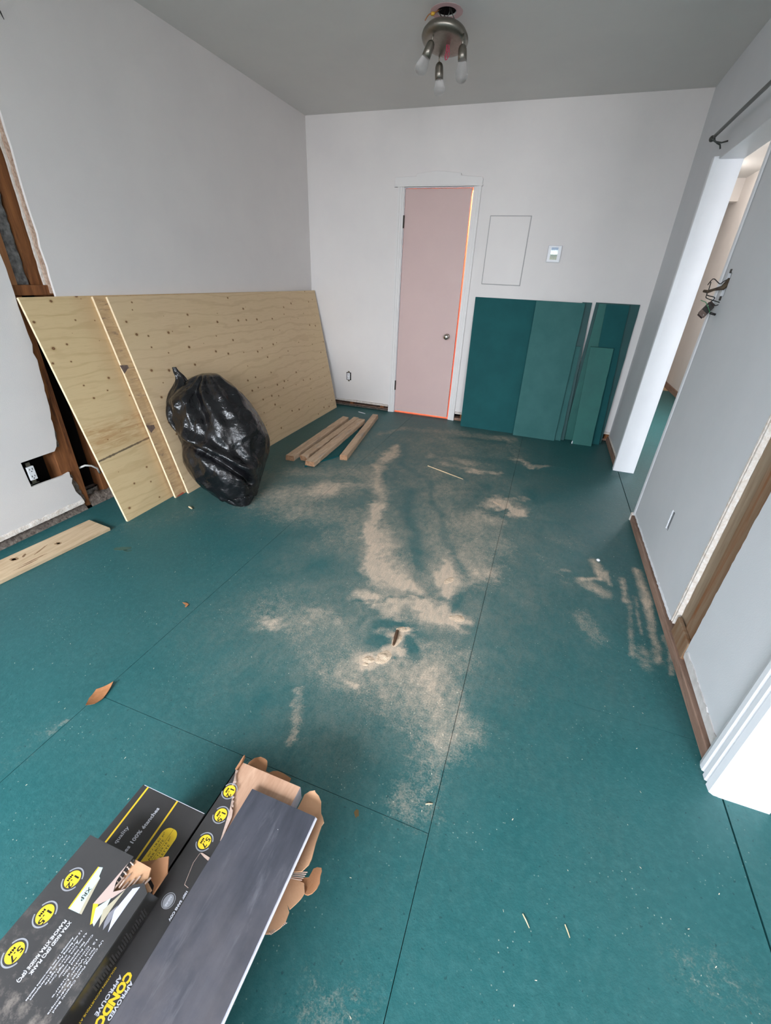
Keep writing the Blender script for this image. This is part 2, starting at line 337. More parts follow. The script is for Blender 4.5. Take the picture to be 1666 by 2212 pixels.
# ---- floor: a dark screed slab that carries the painted subfloor sheets
fl = struct(obj('floor', MB().box((-0.2, FY - .15, -0.12), (XR + .15, YR + .1, -0.022)), M['dark']))
DUST = [(1.321,3.316,1.318,3.02,0.05,0.8),(1.345,3.089,1.338,2.82,0.05,0.7),(1.338,2.82,1.566,2.23,0.045,0.5),(1.544,2.22,1.629,1.924,0.035,1),(1.632,1.925,1.764,1.582,0.035,1.15),(1.685,1.949,1.833,1.611,0.06,0.8),(1.798,1.576,1.935,1.556,0.06,0.9),(1.919,1.607,2.016,1.553,0.05,0.6),(0.887,2.136,1.129,2.324,0.1,0.36),(1.145,2.292,1.4,2.489,0.12,0.4),(1.138,1.941,1.516,2.047,0.15,0.26),(1.45,1.692,1.572,1.846,0.12,0.18),(0.793,2.467,1.312,2.712,0.1,0.3),(1.096,2.254,1.278,2.449,0.035,0.35),(1.639,3.231,1.948,3.214,0.05,0.5),(1.744,3.116,2.082,3.055,0.03,0.45),(2.011,3.06,2.187,3.104,0.035,0.5),(2.316,3.478,2.441,3.344,0.035,0.6),(2.442,3.324,2.561,3.443,0.02,0.5),(1.733,3.008,1.891,2.634,0.1,0.25),(2.226,2.605,2.307,2.556,0.04,0.95),(2.177,2.525,2.409,2.547,0.03,0.6),(2.205,2.654,2.426,2.502,0.02,0.6),(2.228,2.71,2.331,2.609,0.03,0.6),(2.322,2.641,2.441,2.731,0.03,0.4),(2.34,2.51,2.427,2.49,0.03,0.5),(2.292,2.556,2.386,2.578,0.06,0.4),(2.18,2.405,2.286,2.358,0.06,0.45),(2.083,1.815,2.101,1.737,0.025,0.8),(2.118,1.691,2.156,1.611,0.03,0.95),(2.115,1.931,2.275,1.778,0.1,0.38),(1.949,1.745,2.112,1.669,0.12,0.38),(2.12,2.254,2.284,2.052,0.15,0.35),(2.196,1.704,2.293,1.806,0.05,0.35),(1.785,1.403,2.151,1.496,0.04,0.5),(1.949,1.38,2.167,1.428,0.06,0.8),(2.107,1.419,2.219,1.419,0.05,0.8),(2.218,1.425,2.236,1.407,0.03,1.1),(1.818,1.434,1.862,1.39,0.018,0.8),(1.923,0.985,2.157,1.025,0.1,0.32),(2.134,1.104,2.255,1.2,0.1,0.32),(2.204,1.043,2.326,0.936,0.07,0.35),(2.105,0.923,2.297,0.856,0.08,0.25),(2.29,0.821,2.25,0.703,0.06,0.2),(1.943,0.96,1.952,0.951,0.012,0.9),(1.491,1.09,1.528,1.085,0.03,0.75),(1.465,1.08,1.632,1.128,0.08,0.28),(1.449,1.245,1.679,1.243,0.12,0.15),(1.763,1.002,1.91,1.014,0.08,0.17),(1.668,1.223,1.701,1.221,0.03,0.3),(1.771,0.84,1.862,0.695,0.012,0.45),(1.787,0.856,1.869,0.705,0.01,0.3),(2.743,1.935,2.842,1.977,0.012,0.8),(2.764,1.912,2.837,1.852,0.035,0.8),(2.816,2.128,2.839,2.016,0.028,0.75),(2.663,1.98,2.681,1.979,0.012,0.7),(2.87,2.05,2.878,1.944,0.012,0.65),(2.945,2.012,2.93,1.826,0.014,0.75),(3.026,2.129,3.029,1.867,0.022,0.85),(3.029,1.867,3.021,1.702,0.016,0.8),(3.016,1.67,3.012,1.481,0.016,0.6),(2.95,1.835,2.914,1.466,0.01,0.4),(2.98,1.882,2.968,1.621,0.008,0.5),(3.062,1.654,3.049,1.424,0.01,0.5),(2.952,1.512,2.965,1.437,0.03,0.35),(2.732,1.645,2.789,1.521,0.05,0.3),(2.552,2.071,2.688,1.872,0.05,0.15),(2.621,2.25,2.769,2.262,0.06,0.15),(1.341,3.85,1.68,3.96,0.07,0.28),(1.772,3.945,2.223,3.965,0.07,0.3),(1.069,3.559,1.247,3.85,0.04,0.35),(2.163,3.935,2.317,3.559,0.1,0.22),(1.653,3.68,2.051,3.263,0.15,0.2),(2.179,0.221,2.258,0.224,0.05,0.17),(1.134,0.371,1.176,0.467,0.05,0.14),(1.165,0.446,1.174,0.484,0.012,0.45),(0.845,1.939,1.046,2.099,0.15,0.25),(0.322,1.405,0.596,1.699,0.1,0.12),(2.232,0.63,2.277,0.611,0.05,0.2),(2.904,0.538,3.003,0.561,0.06,0.12),(1.161,0.999,1.264,1.103,0.12,0.08),(1.994,1.247,2.044,1.279,0.025,0.9),(2.02,1.241,2.025,1.157,0.022,1),(2.025,1.145,2,1.078,0.028,1.2),(1.965,1.071,1.949,1.065,0.026,1.1),(1.969,1.029,2.009,1.045,0.015,0.8),(2.058,1.265,2.118,1.195,0.02,0.35),(1.904,1.216,1.988,1.265,0.03,0.4)]
PILE0, PILE1 = 81, 88
CLEAN=[(2.165,2.412,2.338,2.529,0.008,0.8),(1.476,2.988,1.666,2.785,0.03,0.7),(1.422,2.763,1.536,2.471,0.012,0.7),(1.799,3.039,2.004,2.898,0.012,0.5),(0.964,3.476,1.294,3.064,0.006,0.7),(1.232,3.611,1.246,2.878,0.005,0.6),(2.136,3.994,2.262,3.533,0.012,0.6),(1.717,3.783,2.131,3.849,0.05,0.6),(1.662,2.49,1.996,1.68,0.05,0.8),(1.535,1.526,1.705,1.537,0.09,0.6),(1.456,2.877,1.571,2.487,0.02,0.5),(1.749,2.735,2.196,1.704,0.02,0.6),(1.774,1.374,2.029,1.508,0.012,0.7),(2.031,1.501,2.135,1.566,0.012,0.5),(2.222,1.567,2.205,1.492,0.02,0.6),(2.205,1.492,2.226,1.659,0.012,0.4),(1.153,2.416,1.29,2.422,0.006,0.5),(1.104,2.478,1.334,2.568,0.005,0.6),(1.146,2.43,1.342,2.504,0.005,0.6),(2.045,1.378,2.095,1.347,0.008,0.5),(1.669,3.189,2.166,3.373,0.05,0.35),(2.402,2.868,2.5,2.758,0.05,0.4),(1.383,3.411,1.476,2.988,0.03,0.6),(1.265,2.363,1.44,2.389,0.03,0.4),(1.406,2.125,1.446,2.176,0.03,0.4),(2.182,2.393,2.326,2.51,0.008,0.6),(1.827,1.157,1.841,1.294,0.012,0.6)]
SQUARE=[(1.869,1.29),(2.079,1.331),(2.145,1.144),(2.027,1.096),(1.878,1.111)]
def vnoise(x, y, s, seed):
    """smooth value noise, numpy"""
    rs = np.random.RandomState(seed); g = rs.rand(256, 256)
    xs, ys = x * s, y * s; xi, yi = np.floor(xs).astype(int), np.floor(ys).astype(int); fx, fy = xs - xi, ys - yi
    fx = fx*fx*(3-2*fx); fy = fy*fy*(3-2*fy)
    a = g[xi % 256, yi % 256]; b = g[(xi+1) % 256, yi % 256]; c = g[xi % 256, (yi+1) % 256]; d = g[(xi+1) % 256, (yi+1) % 256]
    return (a*(1-fx)+b*fx)*(1-fy) + (c*(1-fx)+d*fx)*fy
def capsule(x, y, c):
    x0, y0, x1, y1, w, s = c
    dx, dy = x1-x0, y1-y0; L = dx*dx+dy*dy+1e-9
    t = np.clip(((x-x0)*dx+(y-y0)*dy)/L, 0, 1)
    d = np.hypot(x-x0-t*dx, y-y0-t*dy)/w
    return s*np.exp(-d*d*0.9)
def poly_sd(x, y, P):
    ins = np.ones_like(x)*1e9
    n = len(P); area2 = sum(P[i][0]*P[(i+1)%n][1]-P[(i+1)%n][0]*P[i][1] for i in range(n)); sg = 1 if area2 > 0 else -1
    for i in range(n):
        (ax, ay), (bx, by) = P[i], P[(i+1)%n]; l = math.hypot(bx-ax, by-ay)
        ins = np.minimum(ins, sg*((bx-ax)*(y-ay)-(by-ay)*(x-ax))/l)
    return ins
def dust_at(x, y):
    wx = x + .05*(vnoise(x, y, 9, 1)-.5) + .035*(vnoise(x, y, 34, 2)-.5) + .02*(vnoise(x, y, 80, 12)-.5)
    wy = y + .07*(vnoise(x, y, 7, 3)-.5) + .05*(vnoise(x, y, 26, 4)-.5) + .02*(vnoise(x, y, 80, 13)-.5)
    k_ = 1-.75*np.clip((x-2.4)/.2, 0, 1); wx = x+(wx-x)*k_; wy = y+(wy-y)*k_
    d = np.zeros_like(x); sq = np.clip(poly_sd(x+.012*(vnoise(x, y, 20, 31)-.5), y+.012*(vnoise(x, y, 20, 32)-.5), SQUARE)/.015, 0, 1)
    for c in DUST[:PILE0]: d = d + capsule(wx, wy, c)*(1-.25*d)
    d *= .5 + 1.2*(.5*vnoise(x*1.0+y*.5, y*.35, 30, 5)+.5*vnoise(x, y, 60, 6))
    for c in CLEAN: d *= 1-np.clip(capsule(wx, wy, c), 0, .95)
    d *= 1-.85*sq
    e = np.zeros_like(x)
    for c in DUST[PILE0:PILE1]: e = e + capsule(wx, wy, c)
    e *= .75+.5*vnoise(x, y, 60, 8)
    return np.clip(d+e, 0, 1.25)
def film_at(x, y):
    g = lambda cx, cy, sx, sy: np.exp(-((x-cx)/sx)**2-((y-cy)/sy)**2)
    wx = x + .05*(vnoise(x, y, 8, 21)-.5); wy = y + .07*(vnoise(x, y, 6, 22)-.5)
    f = .18*g(1.5, 2.95, .8, .9) + .22*g(2.0, 2.0, .45, .9) + .13*g(1.85, 1.25, .5, .5) + .12*g(.95, 2.3, .5, .45) + .14*g(1.8, 3.75, .6, .35) + .05*g(2.6, 2.2, .5, .8)
    f = f*(.35+1.3*(.6*vnoise(x, y, 6, 23)+.4*vnoise(x, y, 19, 24))) + .018*vnoise(x, y, 4, 25)
    for c in CLEAN: f *= 1-np.clip(capsule(wx, wy, c), 0, .9)*.85
    return np.clip(f*(1-.7*np.clip(poly_sd(wx, wy, SQUARE)/.02, 0, 1)), 0, .6)
GAP = .0008
def sheet(x0, x1, y0, y1, mat=None, step=.011, dense=True):
    x0 += GAP; x1 -= GAP; y0 += GAP; y1 -= GAP
    nx, ny = (max(1, int((x1-x0)/step)), max(1, int((y1-y0)/step))) if dense else (1, 1)
    X, Y = np.meshgrid(np.linspace(x0, x1, nx+1), np.linspace(y0, y1, ny+1), indexing='ij')
    N = (nx+1)*(ny+1); co = np.zeros((N+4, 3)); co[:N, 0] = X.ravel(); co[:N, 1] = Y.ravel()
    co[N:] = [(x0, y0, -.022), (x1, y0, -.022), (x1, y1, -.022), (x0, y1, -.022)]
    I = np.arange(N).reshape(nx+1, ny+1)
    q = np.stack([I[:-1, :-1], I[1:, :-1], I[1:, 1:], I[:-1, 1:]], -1).reshape(-1, 4).tolist()
    b = [N, N+1, N+2, N+3]
    sides = [list(map(int, I[:, 0][::-1]))+b[:2], [b[1], b[2]]+list(map(int, I[-1, ::-1])), list(map(int, I[:, -1]))+[b[2], b[3]], [b[3], b[0]]+list(map(int, I[0, :]))]
    me = bpy.data.meshes.new('subfloor_panel'); me.from_pydata(co.tolist(), [], q+sides)
    me.materials.append(mat or M['floor'])
    a = me.attributes.new('dust', 'FLOAT', 'POINT'); v = np.zeros(N+4)
    v[:N] = dust_at(X.ravel(), Y.ravel()); a.data.foreach_set('value', v)
    a = me.attributes.new('film', 'FLOAT', 'POINT'); v[:N] = film_at(X.ravel(), Y.ravel()); a.data.foreach_set('value', v)
    o = bpy.data.objects.new('subfloor_panel', me); COL.objects.link(o); o.parent = fl
    return o
cols = [(0.0, 1.17, [FY, -.55, 1.75, D]), (1.17, 2.316, [FY, -1.7, .59, 2.89, D]), (2.316, W + .01, [FY, -1.14, 1.155, 3.45, D])]
for x0, x1, ys in cols:
    for a, b in zip(ys, ys[1:]): sheet(x0, x1, a, b, dense=b > .2)
for a, b in ((FY, -.2), (-.2, 2.1), (2.1, 4.4), (4.4, 7.27)): sheet(W + .013, XR, a, b, dense=False)
sheet(W + .012, XR, 7.27, YR, M['osb'], dense=False)

# ---- ceiling with the hole for the lamp box
HX, HY, HR = 1.541, 3.03, .05
mb = MB(); n = 32
ring = [(HX + HR*math.cos(2*PI*k/n), HY + HR*math.sin(2*PI*k/n), H) for k in range(n)]
sq = []
for k in range(n):
    a = 2*PI*k/n; s = .2/max(abs(math.cos(a)), abs(math.sin(a))); sq.append((HX + s*math.cos(a), HY + s*math.sin(a), H))
up = lambda P, z: [(p[0], p[1], z) for p in P]
mb.add(ring + sq, [(k, (k+1) % n, n+(k+1) % n, n+k) for k in range(n)])
mb.add(ring + up(ring, H+.09), [(k, (k+1) % n, n+(k+1) % n, n+k) for k in range(n)])
mb.add(up(ring, H+.09), [tuple(range(n))])
for a, b in (((-.2, FY-.2), (HX-.2, YR)), ((HX+.2, FY-.2), (XR+.2, YR)), ((HX-.2, FY-.2), (HX+.2, HY-.2)), ((HX-.2, HY+.2), (HX+.2, YR))):
    mb.box((a[0], a[1], H), (b[0], b[1], H+.1))
ce = struct(obj('ceiling', mb, M['ceil']))
rp = [(HX + HR*math.cos(2*PI*k/n), HY + HR*math.sin(2*PI*k/n)) for k in range(n)]; ro = [(HX + .083*math.cos(2*PI*k/n)*(1+.03*math.sin(3*k)), HY + .083*math.sin(2*PI*k/n)) for k in range(n)]
mb = MB(); mb.add([(x, y, H-.0008) for x, y in rp] + [(x, y, H-.0008) for x, y in ro] + [(x, y, H) for x, y in rp] + [(x, y, H) for x, y in ro],
   [(k, (k+1) % n, n+(k+1) % n, n+k) for k in range(n)] + [(n+k, n+(k+1) % n, 3*n+(k+1) % n, 3*n+k) for k in range(n)])
lab(obj('bare_board_ring', mb, M['rose'], ce), 'pink unpainted ring round the lamp hole')
mb = MB().lathe([(HR-.003, 0), (HR-.003, .07), (.001, .07)], (HX, HY, H+.005)); lab(obj('junction_box', mb, M['dark'], ce), 'dark junction box recessed in the ceiling hole')

# ---- left wall (x = 0): drywall sheets, open strip of missing board, cavity behind
wl = struct(obj('wall_left', MB().box((-.22, FY-.2, -.02), (-.125, D+.2, H)), M['dark']))
E = [(1.492, H), (1.492, 1.29), (1.495, .962), (1.489, .719), (1.467, .55), (1.447, .404)]
edge = [E[0]] + jag(E[0], E[1], 14, .004, 0, R) + [E[1]] + jag(E[1], E[2], 6, .005, 0, R) + [E[2]] + jag(E[2], E[3], 6, .006, 0, R) + [E[3]] + jag(E[3], E[4], 6, .008, 0, R) + [E[4]] + jag(E[4], E[5], 5, .008, 0, R) + [E[5]]
notch = [(1.43, .384), (1.257, .381), (1.262, .246), (1.433, .242), (1.467, .248)]
low = jag((1.467, .248), (1.465, .134), 5, .007, 0, R) + [(1.465, .134)] + jag((1.465, .134), (1.496, .056), 4, .006, 0, R) + [(1.49, .052)]
bot = jag((1.49, .052), (FY, .05), 60, .004, 1, R)
mb = MB().prism([(FY, H)] + edge + notch + low + bot + [(FY, .05)], 0, -.013, 0.0)
lab(struct(obj('drywall_sheet', mb, M['wall'], wl)), 'white drywall sheet in front of the open strip')
E2 = [(1.685, H), (1.684, 0.0)]
rb = jag((1.685, .05), (D, .055), 60, .004, 1, R)
mb = MB().prism([(D, H), (D, .055)] + rb[::-1] + [(1.685, .05)] + jag((1.685, .05), (1.685, H), 40, .004, 0, R) + [(1.685, H)], 0, -.013, 0.0)
obj('drywall_sheet', mb, M['wall'], wl)
# layered broken plaster edge left of that sheet
for k, (ya, yb, xa, xb, mat) in enumerate(((1.673, 1.690, -.030, -.014, 'rag'), (1.664, 1.684, -.036, -.026, 'plaster'))):
    pts = [(ya, 1.13)] + jag((ya, 1.13), (ya, H), 50, .002, 0, R) + [(ya, H), (yb, H), (yb, 1.13)]
    lab(obj('plaster_edge', MB().prism(pts, 0, xa, xb), M[mat], wl), 'ragged broken plaster edge')
pts = [(1.495, .25)] + jag((1.495, .25), (1.486, .55), 16, .008, 0, R) + [(1.46, .55), (1.455, .40), (1.44, .40), (1.445, .25)]
mb = MB().prism([(p[0]-.014, p[1]) for p in pts if p[1] > .38] , 0, -.03, -.012); lab(obj('plaster_edge', mb, M['rubble'], wl), 'crumbling grey plaster edge')
pts = [(1.455, .245)] + jag((1.478, .245), (1.512, .05), 12, .006, 0, R) + [(1.512, .05), (1.455, .05)]
mb = MB().prism(pts, 0, -.03, -.012); lab(obj('plaster_edge', mb, M['rubble'], wl), 'crumbling grey plaster edge')
lab(obj('stud', MB().box((-.11, 1.49, 1.16), (-.022, 1.537, H)), wood('tan_stud', S(176,124,84), S(150,100,64), (40,40,4)), wl, bevel=.002), 'slim tan stud left of the insulation')
obj('stud', MB().box((-.118, 1.432, 0.01), (-.016, 1.535, 1.12)), M['stud'], wl, bevel=.002)
obj('stud', MB().box((-.12, 1.614, 1.16), (-.046, 1.70, H)), M['stud'], wl, bevel=.002)
obj('stud', MB().box((-.12, 1.66, 0.01), (-.046, 1.74, 1.12)), M['stud'], wl, bevel=.002)
lab(obj('blocking', MB().box((-.12, 1.48, 1.122), (-.020, 1.70, 1.166)), M['stud'], wl, bevel=.002), 'short brown cross block between studs')
# insulation: lumpy blown wool between the studs
def lumpy(name, y0, y1, z0, z1, x, amp, mat, parent, ny=14, nz=70, seed=0, sink=-.12):
    vs = []; fs = []
    for j in range(nz+1):
        for i in range(ny+1):
            y, z = y0+(y1-y0)*i/ny, z0+(z1-z0)*j/nz
            v = mnoise.noise((y*26, z*26, seed))*.6 + mnoise.noise((y*60, z*60, seed+3))*.4
            e = min(i, ny-i)/(ny*.2); e = min(1, e)
            vs.append((x + amp*v - .018*(1-e), y + .004*mnoise.noise((y*50, z*50, 9)), z))
    for j in range(nz):
        for i in range(ny): fs.append((j*(ny+1)+i, j*(ny+1)+i+1, (j+1)*(ny+1)+i+1, (j+1)*(ny+1)+i))
    m = len(vs); mb = MB(); mb.add(vs, fs)
    mb.add([(sink, y0, z0), (sink, y1, z0), (sink, y1, z1), (sink, y0, z1), (x-.02, y0, z0), (x-.02, y1, z0), (x-.02, y1, z1), (x-.02, y0, z1)], [(0,1,2,3), (0,1,5,4), (1,2,6,5), (2,3,7,6), (3,0,4,7)])
    o = obj(name, mb, mat, parent, True, fix=False); o['kind'] = 'stuff'; return o
lumpy('insulation', 1.535, 1.618, 1.166, H, -.05, .022, M['insul'], wl)
lumpy('insulation', 1.54, 1.66, .02, .075, -.07, .02, M['insul'], wl, 10, 8, 5)
# base gap: bottom plate and rubble
def rubble(name, a, b, h, depth, axis, mat, parent, seed, base=0.0, face=0.0, sgn=1):
    """lumpy ridge along a wall foot; axis 0: runs along y at x=face; axis 1: runs along x at y=face"""
    n = int(abs(b-a)/.012); prof = [(0, 0), (-.1, .25), (-.25, .75), (-.55, 1.0), (-1, 1.0)]
    vs = []; fs = []
    for i in range(n+1):
        t = a+(b-a)*i/n
        for j, (u, v) in enumerate(prof):
            du = u*depth + (.006*mnoise.noise((t*45, j*1.7, seed)) if 0 < j < 4 else .004*mnoise.noise((t*60, 1, seed)))
            dz = base + v*h*(1+.35*mnoise.noise((t*38, j*2.1, seed+5)))
            vs.append((face + sgn*du, t, dz) if axis == 0 else (t, face - sgn*du, dz))
    m = len(prof)
    for i in range(n):
        for j in range(m-1): fs.append((i*m+j, i*m+j+1, (i+1)*m+j+1, (i+1)*m+j))
    o = obj(name, MB().add(vs, fs), mat, parent, True); o['kind'] = 'stuff'; return o
rubble('rubble', FY, 1.50, .046, .07, 0, M['rubble'], wl, 2, 0, .004, 1)
obj('bottom_plate', MB().box((-.12, FY, 0), (-.03, D, .038)), M['plate'], wl)
rubble('rubble', 1.53, 1.70, .05, .06, 0, M['rubble'], wl, 4, 0, .0, 1)
rubble('plaster_lip', FY, 1.49, .026, .012, 0, M['plaster'], wl, 11, .044, .0065, 1)

# ---- back wall (y = D) with the closet door opening
DX0, DX1, DZ = .945, 1.537, 1.948
wb = struct(obj('wall_back', MB().box((-.2, D+.10, .0), (DX0-.02, D+.12, H)).box((DX1+.02, D+.10, .0), (W+T, D+.12, H)), M['dark']))
rb = jag((0, .056), (DX0-.07, .06), 26, .004, 1, R)
mb = MB().prism([(0, H), (0, .056)] + rb + [(DX0-.02, .06), (DX0-.02, DZ+.02), (DX0-.02, H)], 1, D, D+.013)
lab(struct(obj('drywall_sheet', mb, M['wall'], wb)), 'white drywall left of the closet door')
mb = MB().prism([(DX1+.02, H), (DX1+.02, .085)] + jag((DX1+.02, .085), (W, .075), 40, .004, 1, R) + [(W, .075), (W, H)], 1, D, D+.013)
lab(struct(obj('drywall_sheet', mb, M['wall'], wb)), 'white drywall right of the closet door')
lab(struct(obj('drywall_sheet', MB().box((DX0-.02, D, DZ+.02), (DX1+.02, D+.10, H)), M['wall'], wb)), 'white drywall above the closet door')
obj('bottom_plate', MB().box((0, D+.02, 0), (DX0-.02, D+.10, .02)).box((DX1+.02, D+.02, 0), (W, D+.1, .02)), M['plate'], wb)
for x in (.42, .78, 1.66, 2.98, 3.04): obj('stud', MB().box((x, D+.014, .02), (x+.04, D+.09, .4)), M['stud'], wb)
rubble('rubble', .03, DX0-.06, .022, .03, 1, M['rubble'], wb, 21, 0, D-.002, -1)
rubble('plaster_lip', .02, DX0-.07, .022, .012, 1, M['plaster'], wb, 22, .048, D-.006, -1)
rubble('plaster_lip', DX1+.07, W, .022, .012, 1, M['plaster'], wb, 23, .068, D-.006, -1)
# closet behind the pink door
cl = MB(); cy = D+.12
cl.box((.55, cy, -.02), (.60, cy+1.0, H)).box((1.9, cy, -.02), (1.95, cy+1.0, H)).box((.55, cy+.95, -.02), (1.95, cy+1.0, H)).box((.55, cy, H), (1.95, cy+1, H+.05)).box((.55, D, -.03), (1.95, cy+1, -.001))
struct(obj('wall_closet', cl, mottled('peach_closet_paint', S(240,190,160), S(232,180,150), 4)))

# ---- right wall (x = W): sheets between the openings, partition behind
OY0, OY1, OZ = 2.717, 3.57, 1.945     # far doorway
NY = .98                              # near doorway: from -1.5 to NY
G0, G1 = 1.48, 1.685                  # strip of missing board
wr = struct(obj('wall_right', MB().box((W+.045, NY, 0), (W+T, OY0, H)).box((W+.045, OY1+.015, 0), (W+T, D+.12, H)).box((W+.013, OY0, OZ), (W+T, OY1, H)).box((W, FY, 0), (W+T, -1.5, H)).box((W, -1.5, 2.05), (W+T, NY, H)), M['wall_r']))
def rsheet(y0, y1, z0, label, j0=False, j1=False, za=None):
    za = z0 if za is None else za
    pts = [(y0, H), (y0, z0)]
    if j0: pts = [(y0, H)] + jag((y0, H), (y0, z0), 50, .005, 0, R) + [(y0, z0)]
    pts += jag((y0, z0), (y1, za), max(3, int((y1-y0)/.04)), .004, 1, R) + [(y1, za)]
    if j1: pts += jag((y1, za), (y1, H), 110, .0022, 0, R)
    pts += [(y1, H)]
    return lab(struct(obj('drywall_sheet', MB().prism(pts, 0, W, W+.013), M['wall_r'], wr)), label)
# sheet with the hole for the wall switch and the narrow slot
rsheet(NY+.1, G0, .058, 'pale drywall between the near casing and the stud strip', j1=True, za=.07)
SH = (2.585, 2.635, 1.255, 1.352); SL = (2.105, 2.135, .262, .36)
def holed(y0, y1, z0, holes):
    ys = sorted({y0, y1, *[h[0] for h in holes], *[h[1] for h in holes]}); mb = MB()
    for a, b in zip(ys, ys[1:]):
        hs = [h for h in holes if h[0] <= a and h[1] >= b]; z = z0
        for h in sorted(hs, key=lambda h: h[2]): mb.box((W, a, z), (W+.013, b, h[2])); z = h[3]
        mb.box((W, a, z), (W+.013, b, H))
    return mb
lab(struct(obj('drywall_sheet', holed(G1, OY0, .058, (SH, SL)), M['wall_r'], wr)), 'pale drywall between the stud strip and the doorway')
rsheet(OY1+.02, D, .06, 'pale drywall between the doorway and the corner')
lab(struct(obj('drywall_sheet', MB().box((W, OY0, OZ), (W+.013, OY1+.02, H)), M['wall_r'], wr)), 'pale drywall above the doorway')
lab(struct(obj('drywall_sheet', MB().box((W, NY, 2.05), (W+.013, NY+.1, H)), M['wall_r'], wr)), 'pale drywall above the near casing')
obj('cavity_back', MB().box((W+.0131, SH[0]-.01, SH[2]-.02), (W+.0445, SH[1]+.01, SH[3]+.02)).box((W+.0131, SL[0]-.01, SL[2]-.01), (W+.0445, SL[1]+.01, SL[3]+.01)), M['dark'], wr)
for a, b in ((NY+.09, OY0-.02), (OY1+.05, D)):
    lab(obj('bottom_plate', MB().box((W-.014, a, 0), (W+.044, b, .043)), M['plate'], wr, bevel=.003), 'exposed brown bottom plate')
lab(obj('stud', MB().box((W+.012, G0-.06, .045), (W+.0445, 1.585, H)), M['studgrey'], wr, bevel=.003), 'exposed brown stud in the open strip')
lab(obj('stud', MB().box((W+.018, 1.586, .045), (W+.0445, 1.668, H)), wood('grey_stud', S(160,142,120), S(134,112,90), (40,40,3)), wr, bevel=.003), 'exposed greyish stud beside the plaster edge')
lab(obj('stud', MB().box((W-.004, G0+.0, .0), (W+.012, 1.64, .12)), M['studgrey'], wr, bevel=.004), 'worn foot block at the bottom of the strip')
for ya, yb, xa, xb, mat, n in ((1.680, 1.689, W+.0015, W+.016, 'plaster', 120), (1.674, 1.6805, W+.005, W+.018, 'rag', 120), (1.6665, 1.6745, W+.003, W+.018, 'plaster', 120)):
    pts = [(ya, .06)] + jag((ya, .06), (ya, H), n, .0016, 0, R) + [(ya, H), (yb, H)] + jag((yb, H), (yb, .06), n, .0012, 0, R) + [(yb, .06)]
    lab(obj('plaster_edge', MB().prism(pts, 0, xa-.003, xb), M[mat], wr), 'ragged white plaster edge')
pts = [(NY+.10, .052), (G0-.012, .064), (G0-.006, .082)] + jag((G0-.006, .100), (NY+.10, .088), 26, .003, 1, R) + [(NY+.10, .088)]
lab(obj('plaster_lip', MB().prism(pts, 0, W-.0035, W+.001), mottled('chipped_white_lip', S(226,222,220), S(196,190,186), 26, .8, .2, .5, 60), wr), 'pale chipped strip left by the removed baseboard')
rubble('plaster_lip', G1+.01, OY0-.02, .014, .006, 0, M['trim'], wr, 32, .052, W-.003, -1)
rubble('plaster_lip', OY1+.09, D-.01, .02, .006, 0, M['plaster'], wr, 33, .05, W-.003, -1)

# ---- front wall behind the camera, with the window; the side room
wf = MB(); X0, X1, Z0, Z1 = .25, 2.6, .75, 2.2; S0, S1, SZ0, SZ1 = 3.32, 4.1, .6, 2.15
wf.box((-.2, FY-.15, -.02), (X0, FY, H)).box((X1, FY-.15, -.02), (S0, FY, H)).box((S1, FY-.15, -.02), (XR+.15, FY, H))
wf.box((X0, FY-.15, -.02), (X1, FY, Z0)).box((X0, FY-.15, Z1), (X1, FY, H)).box((S0, FY-.15, -.02), (S1, FY, SZ0)).box((S0, FY-.15, SZ1), (S1, FY, H))
struct(obj('wall_front', wf, M['wall']))
def win(name, x0, x1, z0, z1):
    w = struct(empty(name, (x0, FY, z0)))
    obj('window_frame', MB().box((x0, FY-.1, z0), (x0+.045, FY-.03, z1)).box((x1-.045, FY-.1, z0), (x1, FY-.03, z1)).box((x0+.045, FY-.1, z1-.045), (x1-.045, FY-.03, z1)).box((x0+.045, FY-.1, z0), (x1-.045, FY-.03, z0+.045)).box(((x0+x1)/2-.02, FY-.09, z0+.045), ((x0+x1)/2+.02, FY-.04, z1-.045)), M['trim'], w)
    obj('window_sill', MB().box((x0-.03, FY-.02, z0-.03), (x1+.03, FY+.06, z0)), M['trim'], w)
win('window_1', X0, X1, Z0, Z1); win('window_2', S0, S1, SZ0, SZ1)
win3 = struct(empty('window_3', (XR, 4.5, .8))); obj('window_frame', MB().box((XR+.03, 4.5, .8), (XR+.08, 4.54, 2.1)).box((XR+.03, 5.56, .8), (XR+.08, 5.6, 2.1)).box((XR+.03, 4.54, 2.06), (XR+.08, 5.56, 2.1)).box((XR+.03, 4.54, .8), (XR+.08, 5.56, .84)), M['trim'], win3)
sr = MB().box((XR, FY-.15, -.02), (XR+.1, 4.5, H)).box((XR, 5.6, -.02), (XR+.1, YR+.1, H)).box((XR, 4.5, -.02), (XR+.1, 5.6, .8)).box((XR, 4.5, 2.1), (XR+.1, 5.6, H)).box((W+T-.001, YR, -.02), (XR, YR+.1, H)).box((W, D+.12, -.02), (W+T, YR+.1, H))
struct(obj('wall_side_room', sr, mottled('warm_white_paint', S(226,220,215), S(220,214,209), 3)))
lab(struct(obj('trim_5', MB().box((W+T, 7.3, 2.24), (XR, 7.45, H)), mottled('warm_white_beam_paint', S(222,215,209), S(216,210,204), 3))), 'beam across the side room')
lab(struct(obj('trim_6', MB().box((XR-.02, 4.0, 0), (XR, YR, .07)), M['plate'])), 'brown bottom plate of the side room wall')

